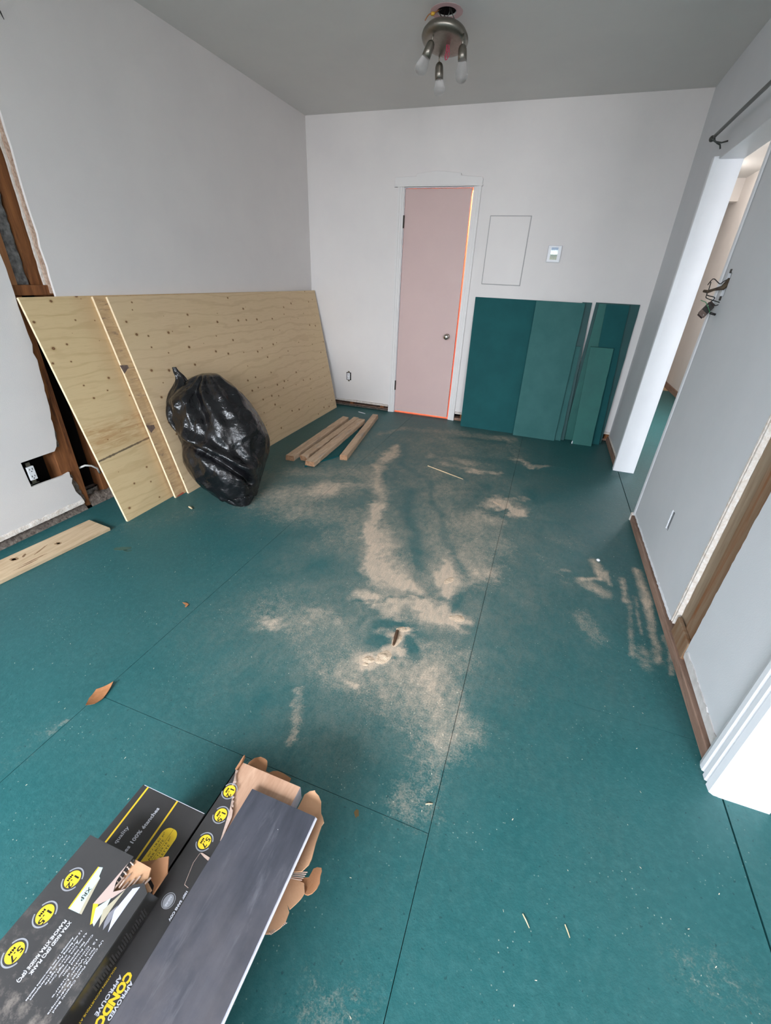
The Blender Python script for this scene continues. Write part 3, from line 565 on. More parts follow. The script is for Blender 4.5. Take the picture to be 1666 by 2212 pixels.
# ---- closet door, its casing and pediment
M['wtrim'] = mottled('white_semi_gloss_wall_trim', S(228,225,223), S(224,220,218), 3, 0.45, 0.4)
dr = struct(empty('door_1', (DX0, D, 0)))
lab(obj('door_leaf', MB().box((DX0+.003, D+.004, .016), (1.523, D+.039, DZ-.004)), M['door'], dr, bevel=.0015), 'pale pink flat door leaf')
kx, kz = 1.442, .796
lf = [o for o in dr.children if o.name.startswith('door_leaf')][0]
kn = lab(obj('door_knob', MB().lathe([(.001, 0), (.024, 0), (.026, .003), (.018, .006), (.011, .008), (.0105, .028), (.016, .033), (.024, .042), (.0265, .052), (.023, .062), (.013, .067), (.001, .068)], (kx, D+.004, kz), (0, -1, 0), 24), M['chrome'], lf, True), 'round metal knob')
for z0, z1 in ((1.66, 1.755), (.236, .33)):
    mb = MB().box((DX0-.003, D-.006, z0), (DX0+.006, D+.006, z1)); mb.tube([(DX0+.001, D-.006, z0), (DX0+.001, D-.006, z1)], .005, 8)
    lab(obj('hinge', mb, M['iron'], dr), 'dark painted hinge')
lab(obj('strike_plate', MB().box((DX1-.001, D-.001, .775), (DX1+.006, D+.0012, .815)), M['iron'], dr), 'small metal strike plate')
jm = MB().box((DX0-.02, D-.002, 0), (DX0, D+.12, DZ)).box((DX1, D-.002, 0), (DX1+.02, D+.12, DZ)).box((DX0-.02, D-.002, DZ), (DX1+.02, D+.12, DZ+.02))
tr = struct(empty('trim_1', (DX0-.06, D, 0)))
obj('door_jamb', jm, M['trim'], tr)
def casing_prof(x0, x1):       # stepped flat casing seen from above
    s = 1 if x1 > x0 else -1; w = abs(x1-x0)
    return [(x0, D), (x0, D-.014), (x0+s*w*.30, D-.014), (x0+s*w*.33, D-.018), (x0+s*w*.62, D-.018), (x0+s*w*.65, D-.022), (x1, D-.022), (x1, D)]
obj('casing', MB().prism(casing_prof(DX0-.004, DX0-.062), 2, 0, DZ+.006), M['wtrim'], tr)
obj('casing', MB().prism(casing_prof(DX1+.004, DX1+.066), 2, 0, DZ+.006), M['wtrim'], tr)
hp = [(.855, DZ+.006), (.853, 2.008), (.861, 2.021), (1.042, 2.026), (1.046, 2.042), (1.22, 2.06), (1.422, 2.042), (1.427, 2.026), (1.60, 2.012), (1.608, 1.998), (1.608, DZ+.006)]
hd = lab(obj('head_casing', MB().prism(hp, 1, D-.022, D), M['wtrim'], tr, bevel=.002), 'stepped pointed head casing')
obj('head_moulding', MB().box((.850, D-.027, DZ+.006), (1.612, D, DZ+.016)), M['wtrim'], tr, bevel=.002)

# ---- far doorway: jamb, header, casing
t2 = struct(empty('trim_2', (W, OY1, 0)))
lab(obj('door_jamb', MB().box((W-.001, OY1, .0), (W+T+.004, OY1+.02, OZ)), M['trim'], t2), 'bright white doorway jamb')
lab(obj('header', MB().box((W+.001, OY0-.0, OZ-.004), (W+T+.004, OY1, OZ)), M['trim'], t2), 'white doorway header')
lab(obj('casing', MB().prism([(W-.001, OY1), (W-.024, OY1+.003), (W-.027, OY1+.010), (W-.020, OY1+.014), (W-.024, OY1+.022), (W-.024, OY1+.055), (W-.001, OY1+.06)], 2, .0, OZ+.01), M['trim'], t2), 'thin white casing')
t3 = struct(empty('trim_3', (W, OY0, 0)))
mb = MB().prism([(W-.002, OY0-.040), (W-.006, OY0-.030), (W-.008, OY0-.012), (W-.004, OY0-.002), (W+.01, OY0+.004), (W+T, OY0+.004), (W+T, OY0), (W, OY0)], 2, .05, OZ)
lab(obj('corner_bead', mb, M['trim'], t3), 'rounded white corner bead'); 
mb = MB().prism([(W-.012, OY0-.012), (W-.016, OY0+.002), (W+.012, OY0+.006), (W+T, OY0+.006), (W+T, OY0-.012)], 2, 0, .052); lab(obj('corner_bead_foot', mb, M['plaster'], t3), 'chipped foot of the corner bead')

# ---- near doorway casing, fluted, and its jamb
t4 = struct(empty('trim_4', (W, NY, 0)))
prof = [(W, NY+.105), (W-.020, NY+.100), (W-.024, NY+.086), (W-.024, NY+.070), (W-.017, NY+.066), (W-.017, NY+.060), (W-.024, NY+.056), (W-.024, NY+.040), (W-.017, NY+.036), (W-.017, NY+.030), (W-.024, NY+.026), (W-.022, NY+.004), (W-.012, NY-.003), (W, NY-.003)]
lab(obj('fluted_casing', MB().prism(prof, 2, 0, 2.05), M['trim'], t4), 'fluted white door casing')
lab(obj('door_jamb', MB().box((W-.001, NY-.004, 0), (W+T+.004, NY+.0, 2.05)), M['trim'], t4), 'bright white jamb of the near doorway')
# ================================================================== THINGS
def slab(name, bot, top, th, mat, back, label, cat, group=None, parent_parts=None):
    """a sheet leaning: bot=(p0,p1), top=(p0,p1) front-face corners; thickness th towards `back`"""
    b = Vector(back).normalized() * th
    F = [Vector(bot[0]), Vector(bot[1]), Vector(top[1]), Vector(top[0])]
    mb = MB(); mb.add(F + [p + b for p in F], [(0,1,2,3), (7,6,5,4), (0,4,5,1), (1,5,6,2), (2,6,7,3), (3,7,4,0)])
    if isinstance(mat, (list, tuple)): mb.m = [0, 0, 1, 1, 1, 1]
    o = obj(name, mb, mat, None, loc=(F[0]+F[1])/2)
    return tag(o, label, cat, group)
# ---- plywood leaning on the left wall: full sheet, narrow strip, wide offcut in front
def plyq(off, z):   # x of the front face at height z (lean), off = layer offset
    return .370 + off - (.370-.043)*z/1.122
PM = [M['ply'], M['plyedge']]
slab('plywood_sheet', ((.380, 1.897, .0), (.328, 4.203, .0)), ((.0430, 1.936, 1.113), (.0430, 4.318, 1.124)), .013, PM, (-1, 0, -.28),
     'front knotty plywood sheet leaning along the left wall into the corner', 'plywood', 'plywood leaning on the left wall')
slab('plywood_sheet', ((.354, 1.815, .0), (.306, 4.05, .0)), ((.0286, 1.862, 1.115), (.0286, 4.12, 1.118)), .013, [M['plystrip'], M['plyedge']], (-1, 0, -.28),
     'rough torn plywood sheet between two others, showing only as a narrow strip', 'plywood', 'plywood leaning on the left wall')
ms_ = [o for o in bpy.data.objects if o.get('label', '').startswith('rough torn')][0]
def on_mid(P):
    mb = MB(); n_ = len(P); f = lambda y, z, e: (.3545-.0212*(y-1.815)-(.3545-.0292)*z/1.115+e, y, z)
    mb.add([f(y, z, .0002) for y, z in P]+[f(y, z, .0010) for y, z in P], [tuple(range(n_))[::-1], tuple(range(n_, 2*n_))]+[(i, (i+1) % n_, n_+(i+1) % n_, n_+i) for i in range(n_)]); return mb
for P in ([(1.838, .775), (1.905, .768), (1.905, .755), (1.88, .752), (1.845, .730)], [(1.832, .445), (1.905, .430), (1.904, .415), (1.88, .414), (1.845, .398)]):
    lab(obj('torn_patch', on_mid(P), mottled('dark_torn_veneer', S(128,108,98), S(96,80,74), 70, .9), ms_), 'dark patch of torn veneer')
lab(obj('red_mark', on_mid([(1.825, .002), (1.888, .002), (1.880, .012), (1.826, .007)]), flat('red_paint_mark', S(176,84,66), .8), ms_), 'smear of red paint at the foot')
fs_ = slab('plywood_sheet', ((.327, 1.480, .0), (.282, 3.79, .0)), ((.0143, 1.496, 1.117), (.0143, 3.85, 1.120)), .013, [M['ply2'], M['plyedge']], (-1, 0, -.28),
     'rearmost plywood sheet with a dark crack, sticking out at the left end', 'plywood', 'plywood leaning on the left wall')

# ---- bin bag
BAG=[(0.797, 1.896, -0.035, 0.017, 0.013, -0.003, -0.008, 0.01, -0.007),
 (0.753, 1.926, 0.006, 0.064, 0.051, 0.009, -0.046, 0.055, -0.036),
 (0.698, 1.958, 0.053, 0.109, 0.086, 0.005, -0.082, 0.097, -0.06),
 (0.654, 1.987, 0.112, 0.152, 0.121, 0.006, -0.107, 0.125, -0.073),
 (0.626, 2.016, 0.186, 0.18, 0.144, 0.003, -0.126, 0.148, -0.079),
 (0.604, 2.05, 0.262, 0.197, 0.157, -0.001, -0.14, 0.164, -0.08),
 (0.582, 2.07, 0.343, 0.204, 0.162, 0.001, -0.148, 0.173, -0.077),
 (0.548, 2.082, 0.428, 0.2, 0.159, -0.001, -0.15, 0.173, -0.07),
 (0.508, 2.089, 0.497, 0.196, 0.156, 0.013, -0.14, 0.159, -0.059),
 (0.477, 2.089, 0.577, 0.174, 0.139, 0.015, -0.123, 0.137, -0.045),
 (0.456, 2.098, 0.631, 0.135, 0.107, 0.015, -0.105, 0.116, -0.035),
 (0.458, 2.113, 0.68, 0.083, 0.066, 0.015, -0.078, 0.087, -0.024),
 (0.457, 2.124, 0.707, 0.052, 0.041, 0.007, -0.052, 0.059, -0.015),
 (0.464, 2.13, 0.719, 0.02, 0.016, 0.001, -0.013, 0.015, -0.004)]
def catmull(P, t):
    n = len(P)-1; i = min(int(t*n), n-1); f = t*n-i
    p = [np.array(P[max(0, min(n, i+k))]) for k in (-1, 0, 1, 2)]
    return .5*((2*p[1])+(-p[0]+p[2])*f+(2*p[0]-5*p[1]+4*p[2]-p[3])*f*f+(-p[0]+3*p[1]-3*p[2]+p[3])*f**3)
bag = empty('rubbish_bag', (.62, 2.0, 0))
tag(bag, 'black plastic rubbish bag slumped against the plywood', 'rubbish bag')
NU, NV = 220, 150; vs = []
for j in range(NV+1):
    r = catmull(BAG, j/NV); C, A, B = Vector(r[0:3]), Vector(r[3:6]), Vector(r[6:9]); tv = j/NV
    if tv < .1: C.z += .012
    for i in range(NU):
        a = 2*PI*i/NU; ca, sa = math.cos(a), math.sin(a)
        p = C + A*ca + B*sa; nrm = (A.normalized()*ca + B.normalized()*sa)
        fr = max(0, -sa)            # 1 on the face towards the room (B points away from the lens side)
        q3 = p*1.0
        ridge = lambda s, o: 1-abs(2*((mnoise.noise(Vector((q3.x*s+o, q3.y*s, q3.z*s*.7)))+.5) % 1)-1)
        nz = mnoise.noise(q3*5.0)*.030 + mnoise.noise(Vector((q3.x*13, q3.y*13, q3.z*9)))*.007 + (ridge(6, 3)-.5)*.018 + (.30-abs(mnoise.noise(Vector((q3.x*11+4, q3.y*11, q3.z*8)))))*.020 + (.25-abs(mnoise.noise(Vector((q3.x*24, q3.y*24+9, q3.z*17)))))*.007
        # long pulled folds running down from the crown on the right side
        ph = ca*7.0 + 1.6*tv; nz += .010*math.sin(ph*2.2)*max(0, min(1, (tv-.35)*3))*(1-max(0, (tv-.9)*8))
        # gathered pleats at the bottom corner
        nz += .012*math.sin(a*9+3*tv)*max(0, 1-tv/.28)*min(1, tv*10)
        # overhanging crease sagging from upper left to lower right
        cl_ = .46 - .17*(ca+.9); d = tv - cl_
        if fr > 0:
            nz += fr**.5*(.038*math.exp(-((d-.045)/.035)**2) - .045*math.exp(-(d/.022)**2))*max(0, min(1, (.95-ca)*2.2))
            # hollow under the slack neck at the upper left
            hx = (ca+.38)/.20; hy = (tv-.70)/.14; nz -= .05*fr**.5*math.exp(-hx*hx-hy*hy)
            hx = (ca+.62-.9*(tv-.55))/.05; nz += .018*fr**.5*math.exp(-hx*hx)*max(0, 1-abs(tv-.6)/.2)
        m = min(1, tv*9, (1-tv)*7+.12)
        p += nrm*nz*m*(.45 if fr == 0 else (.45+.55*min(1, fr*2)))
        lim = plyq(.008, max(0, p.z))
        if p.x < lim: p.x = lim
        if p.z < .002: p.z = .002 + .002*(.5+mnoise.noise(q3*20))
        vs.append(p)
fs = [(j*NU+i, j*NU+(i+1) % NU, (j+1)*NU+(i+1) % NU, (j+1)*NU+i) for j in range(NV) for i in range(NU)]
fs += [tuple(range(NU))[::-1], tuple(range(NV*NU, NV*NU+NU))]
obj('bag_body', MB().add(vs, fs), M['bag'], bag, True)
# slack neck twisted up at the left
NK = [(.470, 1.985, .330, .030, .03), (.405, 1.955, .400, .055, .05), (.352, 1.965, .470, .062, .055), (.330, 1.985, .540, .060, .05), (.322, 2.02, .600, .052, .045), (.318, 2.065, .650, .040, .032), (.312, 2.075, .690, .024, .018), (.300, 2.065, .725, .014, .010), (.296, 2.062, .748, .011, .006)]
vs = []; NU2, NV2 = 72, 60
for j in range(NV2+1):
    r = catmull([np.array(x) for x in NK], j/NV2); tv = j/NV2
    for i in range(NU2):
        a = 2*PI*i/NU2; k = 1 + .22*math.sin(3*a+5*tv) + .10*math.sin(7*a-9*tv)
        lat = Vector((.782, .623, 0)); dep = Vector((.623, -.782, 0))
        p = Vector(r[:3]) + lat*(r[3]*k*math.cos(a)) + dep*(r[4]*k*math.sin(a))
        p += Vector((0, 0, .012*math.sin(2*a+4)*(1-tv)))
        lim = plyq(.008, p.z)
        if p.x < lim: p.x = lim
        vs.append(p)
fs = [(j*NU2+i, j*NU2+(i+1) % NU2, (j+1)*NU2+(i+1) % NU2, (j+1)*NU2+i) for j in range(NV2) for i in range(NU2)]
fs += [tuple(range(NU2))[::-1], tuple(range(NV2*NU2, NV2*NU2+NU2))]
lab(obj('bag_neck', MB().add(vs, fs), M['bag'], bag, True), 'twisted slack neck of the bag')

# ---- lumber offcuts on the floor
def stick(name, a, b, w, h, z0, label, seed, z1=None, mat='lumber', ragged=0.0, cat='lumber', group='old lumber lying on the floor', end='lumber_end'):
    rnd = random.Random(seed); A, B = Vector((*a, 0)), Vector((*b, 0)); d = (B-A); L = d.length; d.normalize(); s = Vector((d.y, -d.x, 0))
    z1 = z0 if z1 is None else z1; N = 26; vs = []; mb = MB()
    for i in range(N+1):
        t = i/N; c = A + d*L*t; zz = z0 + (z1-z0)*t
        j = [rnd.uniform(-1, 1)*ragged for _ in range(4)]
        if i in (0, N): j = [x*1.5 for x in j]
        e = .004
        prof = [(-w/2+j[0]*.4, 0), (w/2+j[1]*.4, 0), (w/2+j[1], e), (w/2+j[2], h-e+min(0, j[3])), (w/2-e+j[2], h+min(0, j[2])), (-w/2+e+j[3]*.6, h), (-w/2+j[3]*.6, h-e), (-w/2+j[0], e)]
        vs += [c + s*x + Vector((0, 0, zz+y)) + d*(rnd.uniform(-1, 1)*ragged if i in (0, N) else 0) for x, y in prof]
    n = 8
    mb.add(vs, [(i*n+k, i*n+(k+1) % n, (i+1)*n+(k+1) % n, (i+1)*n+k) for i in range(N) for k in range(n)])
    mb.mi = 1; mb.add(vs[:n], [tuple(range(n))[::-1]]); mb.add(vs[-n:], [tuple(range(n))])
    o = obj(name, mb, [M[mat], M[end]], None, loc=(A+B)/2)
    return tag(o, label, cat, group)
stick('lumber_offcut', (.668, 2.655), (.618, 3.80), .066, .042, .0, 'leftmost weathered stud offcut, nearest the plywood, with a split far end', 1, ragged=.003)
stick('lumber_offcut', (.764, 2.695), (.722, 3.83), .058, .042, .0, 'second stud offcut from the plywood, with flaking whitish paint along it', 2, ragged=.005)
stick('lumber_offcut', (.872, 2.60), (.800, 3.775), .074, .038, .0125, 'widest pale board, ragged right edge, propped on a thin teal offcut', 3, z1=.0125, ragged=.0035)
stick('lumber_offcut', (1.035, 2.842), (.852, 4.015), .058, .042, .0, 'slim squared batten lying apart, rightmost of the four old sticks', 4, ragged=.0012)
mb = MB().prism([(.835, 2.585), (.972, 2.89), (.885, 3.55), (.815, 3.55), (.826, 3.0)], 2, .0002, .012)
tag(obj('subfloor_offcut', mb, [M['teal']], None, loc=(.88, 3.0, 0)), 'thin teal painted offcut lying under the widest pale board', 'offcut')
# pine board at the left
a0, a1 = (.149, 1.392), (.322, 1.374)
pts = [(.149, 1.392), (.322, 1.374), (.232, .30), (.062, .31)]
o = tag(obj('pine_board', MB().prism(pts, 2, .0003, .018), M['pine'], None, loc=(.2, .85, 0), bevel=.002), 'raw pine board with two knots lying beside the left wall', 'board')
def blot(name, c, rx, ry, rot, z, mat, parent, seed):
    rnd = random.Random(seed); n = 18; P = []
    for k in range(n):
        a = 2*PI*k/n; r = 1+rnd.uniform(-.25, .25); x, y = rx*r*math.cos(a), ry*r*math.sin(a)
        P.append((c[0]+x*math.cos(rot)-y*math.sin(rot), c[1]+x*math.sin(rot)+y*math.cos(rot)))
    return obj(name, MB().prism(P, 2, z-.001, z+.0004), mat, parent)
kb, kd = flat('pine_knot', S(150,120,88), .8), flat('dark_pine_knot', S(128,98,70), .8)
for c, rx, ry, rot, m, sd in (((.221, 1.16), .016, .012, .3, kb, 1), ((.224, 1.16), .009, .006, .3, kd, 2), ((.200, 1.09), .004, .045, .35, kb, 3), ((.178, 1.025), .006, .016, .5, kd, 4), ((.167, .985), .018, .014, .2, kb, 5), ((.168, .985), .010, .008, .2, kd, 6), ((.252, 1.02), .003, .06, -.07, kd, 7), ((.262, .98), .003, .05, -.09, kd, 8)):
    lab(blot('knot', c, rx, ry, rot, .018, m, o, sd), 'darker knot or bark streak')

for c, rx, ry, rot, m, sd in (((2.121, .567), .006, .010, .3, S(104,84,48), 11), ((.523, 1.268), .040, .018, .5, S(58,88,76), 12), ((.56, 1.262), .024, .010, .2, S(52,90,82), 13)):
    lab(blot('stain', c, rx, ry, rot, .0, flat('floor_stain', m, .8), fl, sd), 'brown stain on the teal floor')
# ---- teal subfloor offcuts leaning on the back wall
def lean(xb0, xb1, xt0, xt1, yb, zt, label, yt=None, th=.012, seed=0, rag=0.0, z0=0.0, mat='teal'):
    yt = D-.014 if yt is None else yt
    rnd = random.Random(seed); n = 14; Lp = []; Rp = []
    for i in range(n+1):
        t = i/n; z = z0+(zt-z0)*t; y = yb+(yt-yb)*t
        Lp.append(Vector((xb0+(xt0-xb0)*t+rnd.uniform(-.3, .3)*rag, y, z))); Rp.append(Vector((xb1+(xt1-xb1)*t+rnd.uniform(-1, 1)*rag, y, z)))
    F = Lp + Rp[::-1]; N = len(F); back = Vector((0, 1, .12)).normalized()*th
    mb = MB(); mb.add(F+[p+back for p in F], [tuple(range(N)), tuple(range(2*N-1, N-1, -1))]); mb.mi = 1
    mb.add(F+[p+back for p in F], [(i, N+i, N+(i+1) % N, (i+1) % N) for i in range(N)])
    return tag(obj('subfloor_offcut', mb, [M[mat], M['tealedge']], None, loc=((xb0+xb1)/2, yb, 0)), label, 'panel', 'teal panels leaning on the back wall')
lean(1.705, 2.262, 1.668, 2.256, 4.166, 1.147, 'widest teal panel leaning beside the closet door casing')
lean(2.222, 2.598, 2.20, 2.594, 4.118, 1.148, 'second wide teal panel, overlapping the widest one', D-.055, seed=2, rag=.0015, mat='teal2')
lean(2.55, 2.685, 2.57, 2.646, 4.182, 1.153, 'narrow teal strip at the right edge of the second wide panel', seed=3, rag=.001, mat='teal_shade')
lean(2.590, 2.655, 2.58, 2.640, 4.150, .812, 'short narrow teal strip standing left of the short front panel', D-.062, seed=4, rag=.002, mat='teal2')
lean(2.66, 3.012, 2.676, 3.010, 4.252, 1.157, 'backmost teal panel beside the right wall corner', seed=5, rag=.0012, mat='teal_shade')
lean(2.68, 2.80, 2.700, 2.77, 4.222, 1.150, 'slim teal strip with a dark gap line, left of the tall right panel', D-.027, seed=6, rag=.0012, mat='teal3')
lean(2.82, 2.992, 2.757, 2.930, 4.196, 1.150, 'tall teal panel behind the short front panel', D-.041, seed=7, rag=.002, mat='teal')
sp_ = lean(2.753, 2.918, 2.713, 2.893, 4.112, .822, 'short front teal panel with a chipped lower corner', D-.105, seed=8, rag=.002, mat='teal3')
lab(obj('chipped_corner', MB().prism([(2.750, .002), (2.757, .002), (2.757, .022), (2.753, .03), (2.748, .014)], 1, 4.106, 4.112), M['plastic'], sp_), 'pale chip on the lower corner')

# ---- access panel, thermostat, outlets
ap = empty('access_panel', (1.87, D, 1.5)); tag(ap, 'white blank access panel on the back wall right of the closet door', 'panel')
obj('panel_door', MB().box((1.708, D-.010, 1.256), (2.032, D-.0005, 1.751)), M['wall'], ap, bevel=.003)
obj('panel_frame', MB().box((1.702, D-.003, 1.250), (2.038, D-.0002, 1.757)), flat('shadow_gap_grey', S(170,168,168), .8), ap)
th = empty('thermostat', (2.265, D, 1.495)); tag(th, 'white wall thermostat with a small lit screen', 'thermostat')
obj('thermostat_body', MB().box((2.212, D-.024, 1.434), (2.320, D-.0004, 1.555)), M['plastic'], th, bevel=.006)
obj('screen', MB().box((2.238, D-.0252, 1.454), (2.292, D-.0236, 1.540)), M['lcd'], th)
def outlet(name, org, ax, parent_label, s=1.0, tilt=0.0, box=True, kind='duplex'):
    """wall receptacle: local u (along wall), n (out of wall), z"""
    o = empty(name, org)
    U, N_ = Vector(ax[0]), Vector(ax[1]); O = Vector(org); Z = Vector((0, 0, 1))
    ct, st = math.cos(tilt), math.sin(tilt)
    def bx(u0, u1, n0, n1, z0, z1, part, mat, bev=0.0, lb=None, par=None):
        vs = []
        for z in (z0, z1):
            for u, nn in ((u0, n0), (u1, n0), (u1, n1), (u0, n1)):
                uu, zz = u*ct-z*st, u*st+z*ct
                vs.append(O+U*uu*s+N_*nn*s+Z*zz*s)
        p = obj(part, MB().add(vs, [(0,3,2,1), (4,5,6,7), (0,1,5,4), (1,2,6,5), (2,3,7,6), (3,0,4,7)]), mat, par or o, bevel=bev)
        if lb: lab(p, lb)
        return p
    fc = bx(-.0165, .0165, .000, .011, -.034, .034, 'receptacle_face', M['plastic'], .002)
    yk = MB()
    bx(-.010, .010, -.001, .0015, -.053, -.036, 'mounting_yoke', M['nickel']); bx(-.010, .010, -.001, .0015, .036, .053, 'mounting_yoke', M['nickel'])
    for zc in (-.018, .018):
        for u in (-.0065, .0065): bx(u-.0014, u+.0014, .0105, .0116, zc-.001, zc+.0075, 'slot', M['inkb'], par=fc)
        bx(-.0024, .0024, .0105, .0116, zc-.010, zc-.0055, 'slot', M['inkb'], par=fc)
    return o, bx
o1, bx = outlet('wall_outlet', (.413, D-.003, .318), ((1, 0, 0), (0, -1, 0)), '')
tag(o1, 'bare white outlet without cover plate on the back wall', 'outlet')
bx(-.026, .026, -.002, .0008, -.040, .040, 'outlet_box_opening', M['dark'])
o2, bx = outlet('wall_outlet', (-.012, 1.290, .312), ((0, 1, 0), (1, 0, 0)), '', 1.05)
tag(o2, 'bare white outlet in the square hole of the left wall', 'outlet')
bx(-.030, -.027, -.05, .006, -.055, .055, 'outlet_box', M['nickel']); bx(-.027, .022, -.05, -.045, -.055, .055, 'outlet_box', M['dark'])
bx(-.027, .022, -.05, .0, -.058, -.055, 'outlet_box', M['nickel'])
# white cable in the left cavity
cb = MB().tube([(-.03, 1.545, .238), (-.012, 1.57, .247), (-.005, 1.60, .236), (-.012, 1.635, .205), (-.04, 1.66, .16)], .0055, 10)
tag(obj('electric_cable', cb, M['wire_w'], None, smooth=True, loc=(-.01, 1.59, .22)), 'short white cable crossing the dark wall cavity behind the plywood', 'cable')
hk = MB().tube([(.0, 1.70, 2.15), (.03, 1.712, 2.147), (.062, 1.726, 2.135), (.080, 1.742, 2.118), (.082, 1.748, 2.098)], [.0045, .0045, .004, .0035, .0012], 10)
tag(obj('wall_hook', hk, M['wire_b'], None, smooth=True, loc=(.0, 1.70, 2.15)), 'black curved wire hook high on the left wall', 'hook')

# ---- curtain rod on the right wall
cr = empty('curtain_rod', (3.004, 3.5, 2.03)); tag(cr, 'thin grey curtain rod high on the right wall above the doorway', 'curtain rod')
obj('rod', MB().tube([(3.004, 3.535, 2.030), (3.004, 1.75, 2.030)], .0085, 12), M['rod'], cr, True)
obj('finial', MB().lathe([(.001, -.022), (.010, -.018), (.0145, -.006), (.0145, .006), (.010, .012), (.0085, .016)], (3.004, 3.552, 2.030), (0, -1, 0), 16), M['rod'], cr, True)
for y in (3.49, 1.95):
    b = obj('bracket', MB().tube([(W-.001, y, 2.005), (W-.03, y, 1.998), (W-.060, y, 2.003), (W-.080, y, 2.014), (W-.083, y, 2.026)], .004, 8), M['rod'], cr, True)
    obj('bracket_hook', MB().tube([(W-.070, y, 2.020), (W-.066, y, 2.008), (W-.050, y+.01, 2.000), (W-.030, y+.015, 1.992), (W-.022, y+.02, 1.975)], .004, 8), M['rod'], cr, True)

# ---- dangling switch and wires from the hole in the right wall
sw = empty('hanging_switch', (3.03, 2.61, 1.2)); tag(sw, 'dark light switch hanging by its wires from a hole in the right wall', 'switch')
c0 = Vector((3.026, 2.597, 1.198)); lu = Vector((.0, .80, -.60)).normalized()   # long axis of the device
su = Vector((.0, .60, .80)); nu = Vector((-1, 0, 0))
def ob(a, b, c, d, e, f): return [c0+lu*x+su*y+nu*z for z in (e, f) for x, y in ((a, c), (b, c), (b, d), (a, d))]
su = Vector((0, -.55, -.83)); lu = Vector((0, .83, -.55))
rt = Vector((.967, .25, 0)); lu = (rt*-.54+Vector((0, 0, -.84))).normalized(); su = (rt*.84+Vector((0, 0, -.54))).normalized(); nu = Vector((-.25, -.967, 0)); c0 = Vector((3.030, 2.60, 1.196))
mb = MB().hexa(ob(-.030, .030, -.0195, .0195, -.012, .012)[:4], ob(-.030, .030, -.0195, .0195, -.012, .012)[4:])
obj('switch_body', mb, mottled('black_bakelite', S(34,38,36), S(76,64,60), 30, .55), sw, bevel=.004)
for x_ in (-.016, .020): lab(obj('terminal_screw', MB().lathe([(.001, 0), (.004, 0), (.004, .002), (.001, .003)], c0+lu*x_+su*(.008 if x_ > 0 else -.010)+nu*.012, nu, 10), M['nickel'], sw), 'metal screw')
mb = MB().hexa(ob(-.037, .037, -.0155, .0155, -.0142, -.012)[:4], ob(-.037, .037, -.0155, .0155, -.0142, -.012)[4:])
obj('switch_yoke', mb, mottled('tarnished_yoke', S(98,84,78), S(56,50,48), 60, .45, .5, 0, 60, .5), sw)
mb = MB().hexa(ob(.008, .030, -.0185, .0185, .0115, .0135)[:4], ob(.008, .030, -.0185, .0185, .0115, .0135)[4:]); lab(obj('cover_plate', mb, mottled('rusty_strap', S(120,102,94), S(80,66,60), 50, .6), sw, bevel=.001), 'tarnished lower face')
lab(obj('wire_tie', MB().tube([c0+lu*-.012+su*-.055+nu*.01, c0+lu*-.02+su*-.03+nu*.018, c0+lu*-.012+su*.0+nu*.0165, c0+lu*-.002+su*.026+nu*.015], .0016, 6), M['green_tie'], sw, True), 'thin green wire round the switch')
lab(obj('wire_end', MB().tube([c0+lu*-.002+su*.024+nu*.014, c0+lu*-.012+su*.05+nu*.02], .005, 8), M['wire_b'], sw, True), 'black wire stub')
top = c0 + lu*-.034
hole = Vector((W-.002, 2.612, 1.30))
jn = Vector((3.012, 2.605, 1.272))
for P in ([top+su*-.012, top+su*-.014-lu*.02, jn+Vector((0, -.004, -.014)), jn], [top+su*.016, top+su*.028-lu*.022, jn+Vector((0, -.028, -.028)), jn+Vector((0, .004, -.016)), jn+Vector((0, 0, .0))],
          [jn, jn+Vector((.0, .004, .03)), Vector((3.014, 2.622, 1.312))], [Vector((3.010, 2.640, 1.300)), Vector((3.016, 2.612, 1.325)), Vector((3.035, 2.600, 1.312)), Vector((3.05, 2.610, 1.306)), Vector((3.06, 2.60, 1.318)), Vector((W+.004, 2.60, 1.33))]):
    Q = [Vector(catmull([np.array(p) for p in P], t/16)) for t in range(17)]
    obj('wire', MB().tube(Q, .0021, 6), M['wire_b'], sw, True)
lab(obj('wire_bundle', MB().tube([jn+Vector((-.012, .022, .002)), jn, jn+Vector((.02, -.006, .01)), Vector((W-.01, 2.605, 1.29)), Vector((W+.008, 2.60, 1.325))], [.006, .007, .0055, .011, .013], 8), mottled('dusty_old_cable', S(96,82,62), S(52,40,34), 60, .8), sw, True), 'old dusty cable out of the hole')
for a_, b_ in (((W-.003, 2.600, 1.350), (W+.002, 2.618, 1.366)), ((W-.003, 2.604, 1.238), (W+.002, 2.624, 1.256))): lab(obj('box_ear', MB().box(a_, b_), M['iron'], sw), 'metal ear of the wall box')
sl = empty('wall_slot', (W, 2.12, .31)); tag(sl, 'narrow vertical outlet slot cut in the right wall', 'outlet')
obj('slot_box', MB().box((W+.002, 2.108, .268), (W+.006, 2.132, .354)), mottled('grey_box_metal', S(130,132,136), S(100,100,104), 40, .5), sl)
mb = MB()
for i in range(20):
    t = i/19; mb.box((W-.0025, 2.135+R.uniform(-.002, .005), .262+t*.095), (W+.001, 2.141+R.uniform(-.002, .006), .262+t*.095+R.uniform(.003, .008)))
lab(obj('chipped_rim', mb, M['plastic'], sl), 'chipped white plaster rim')

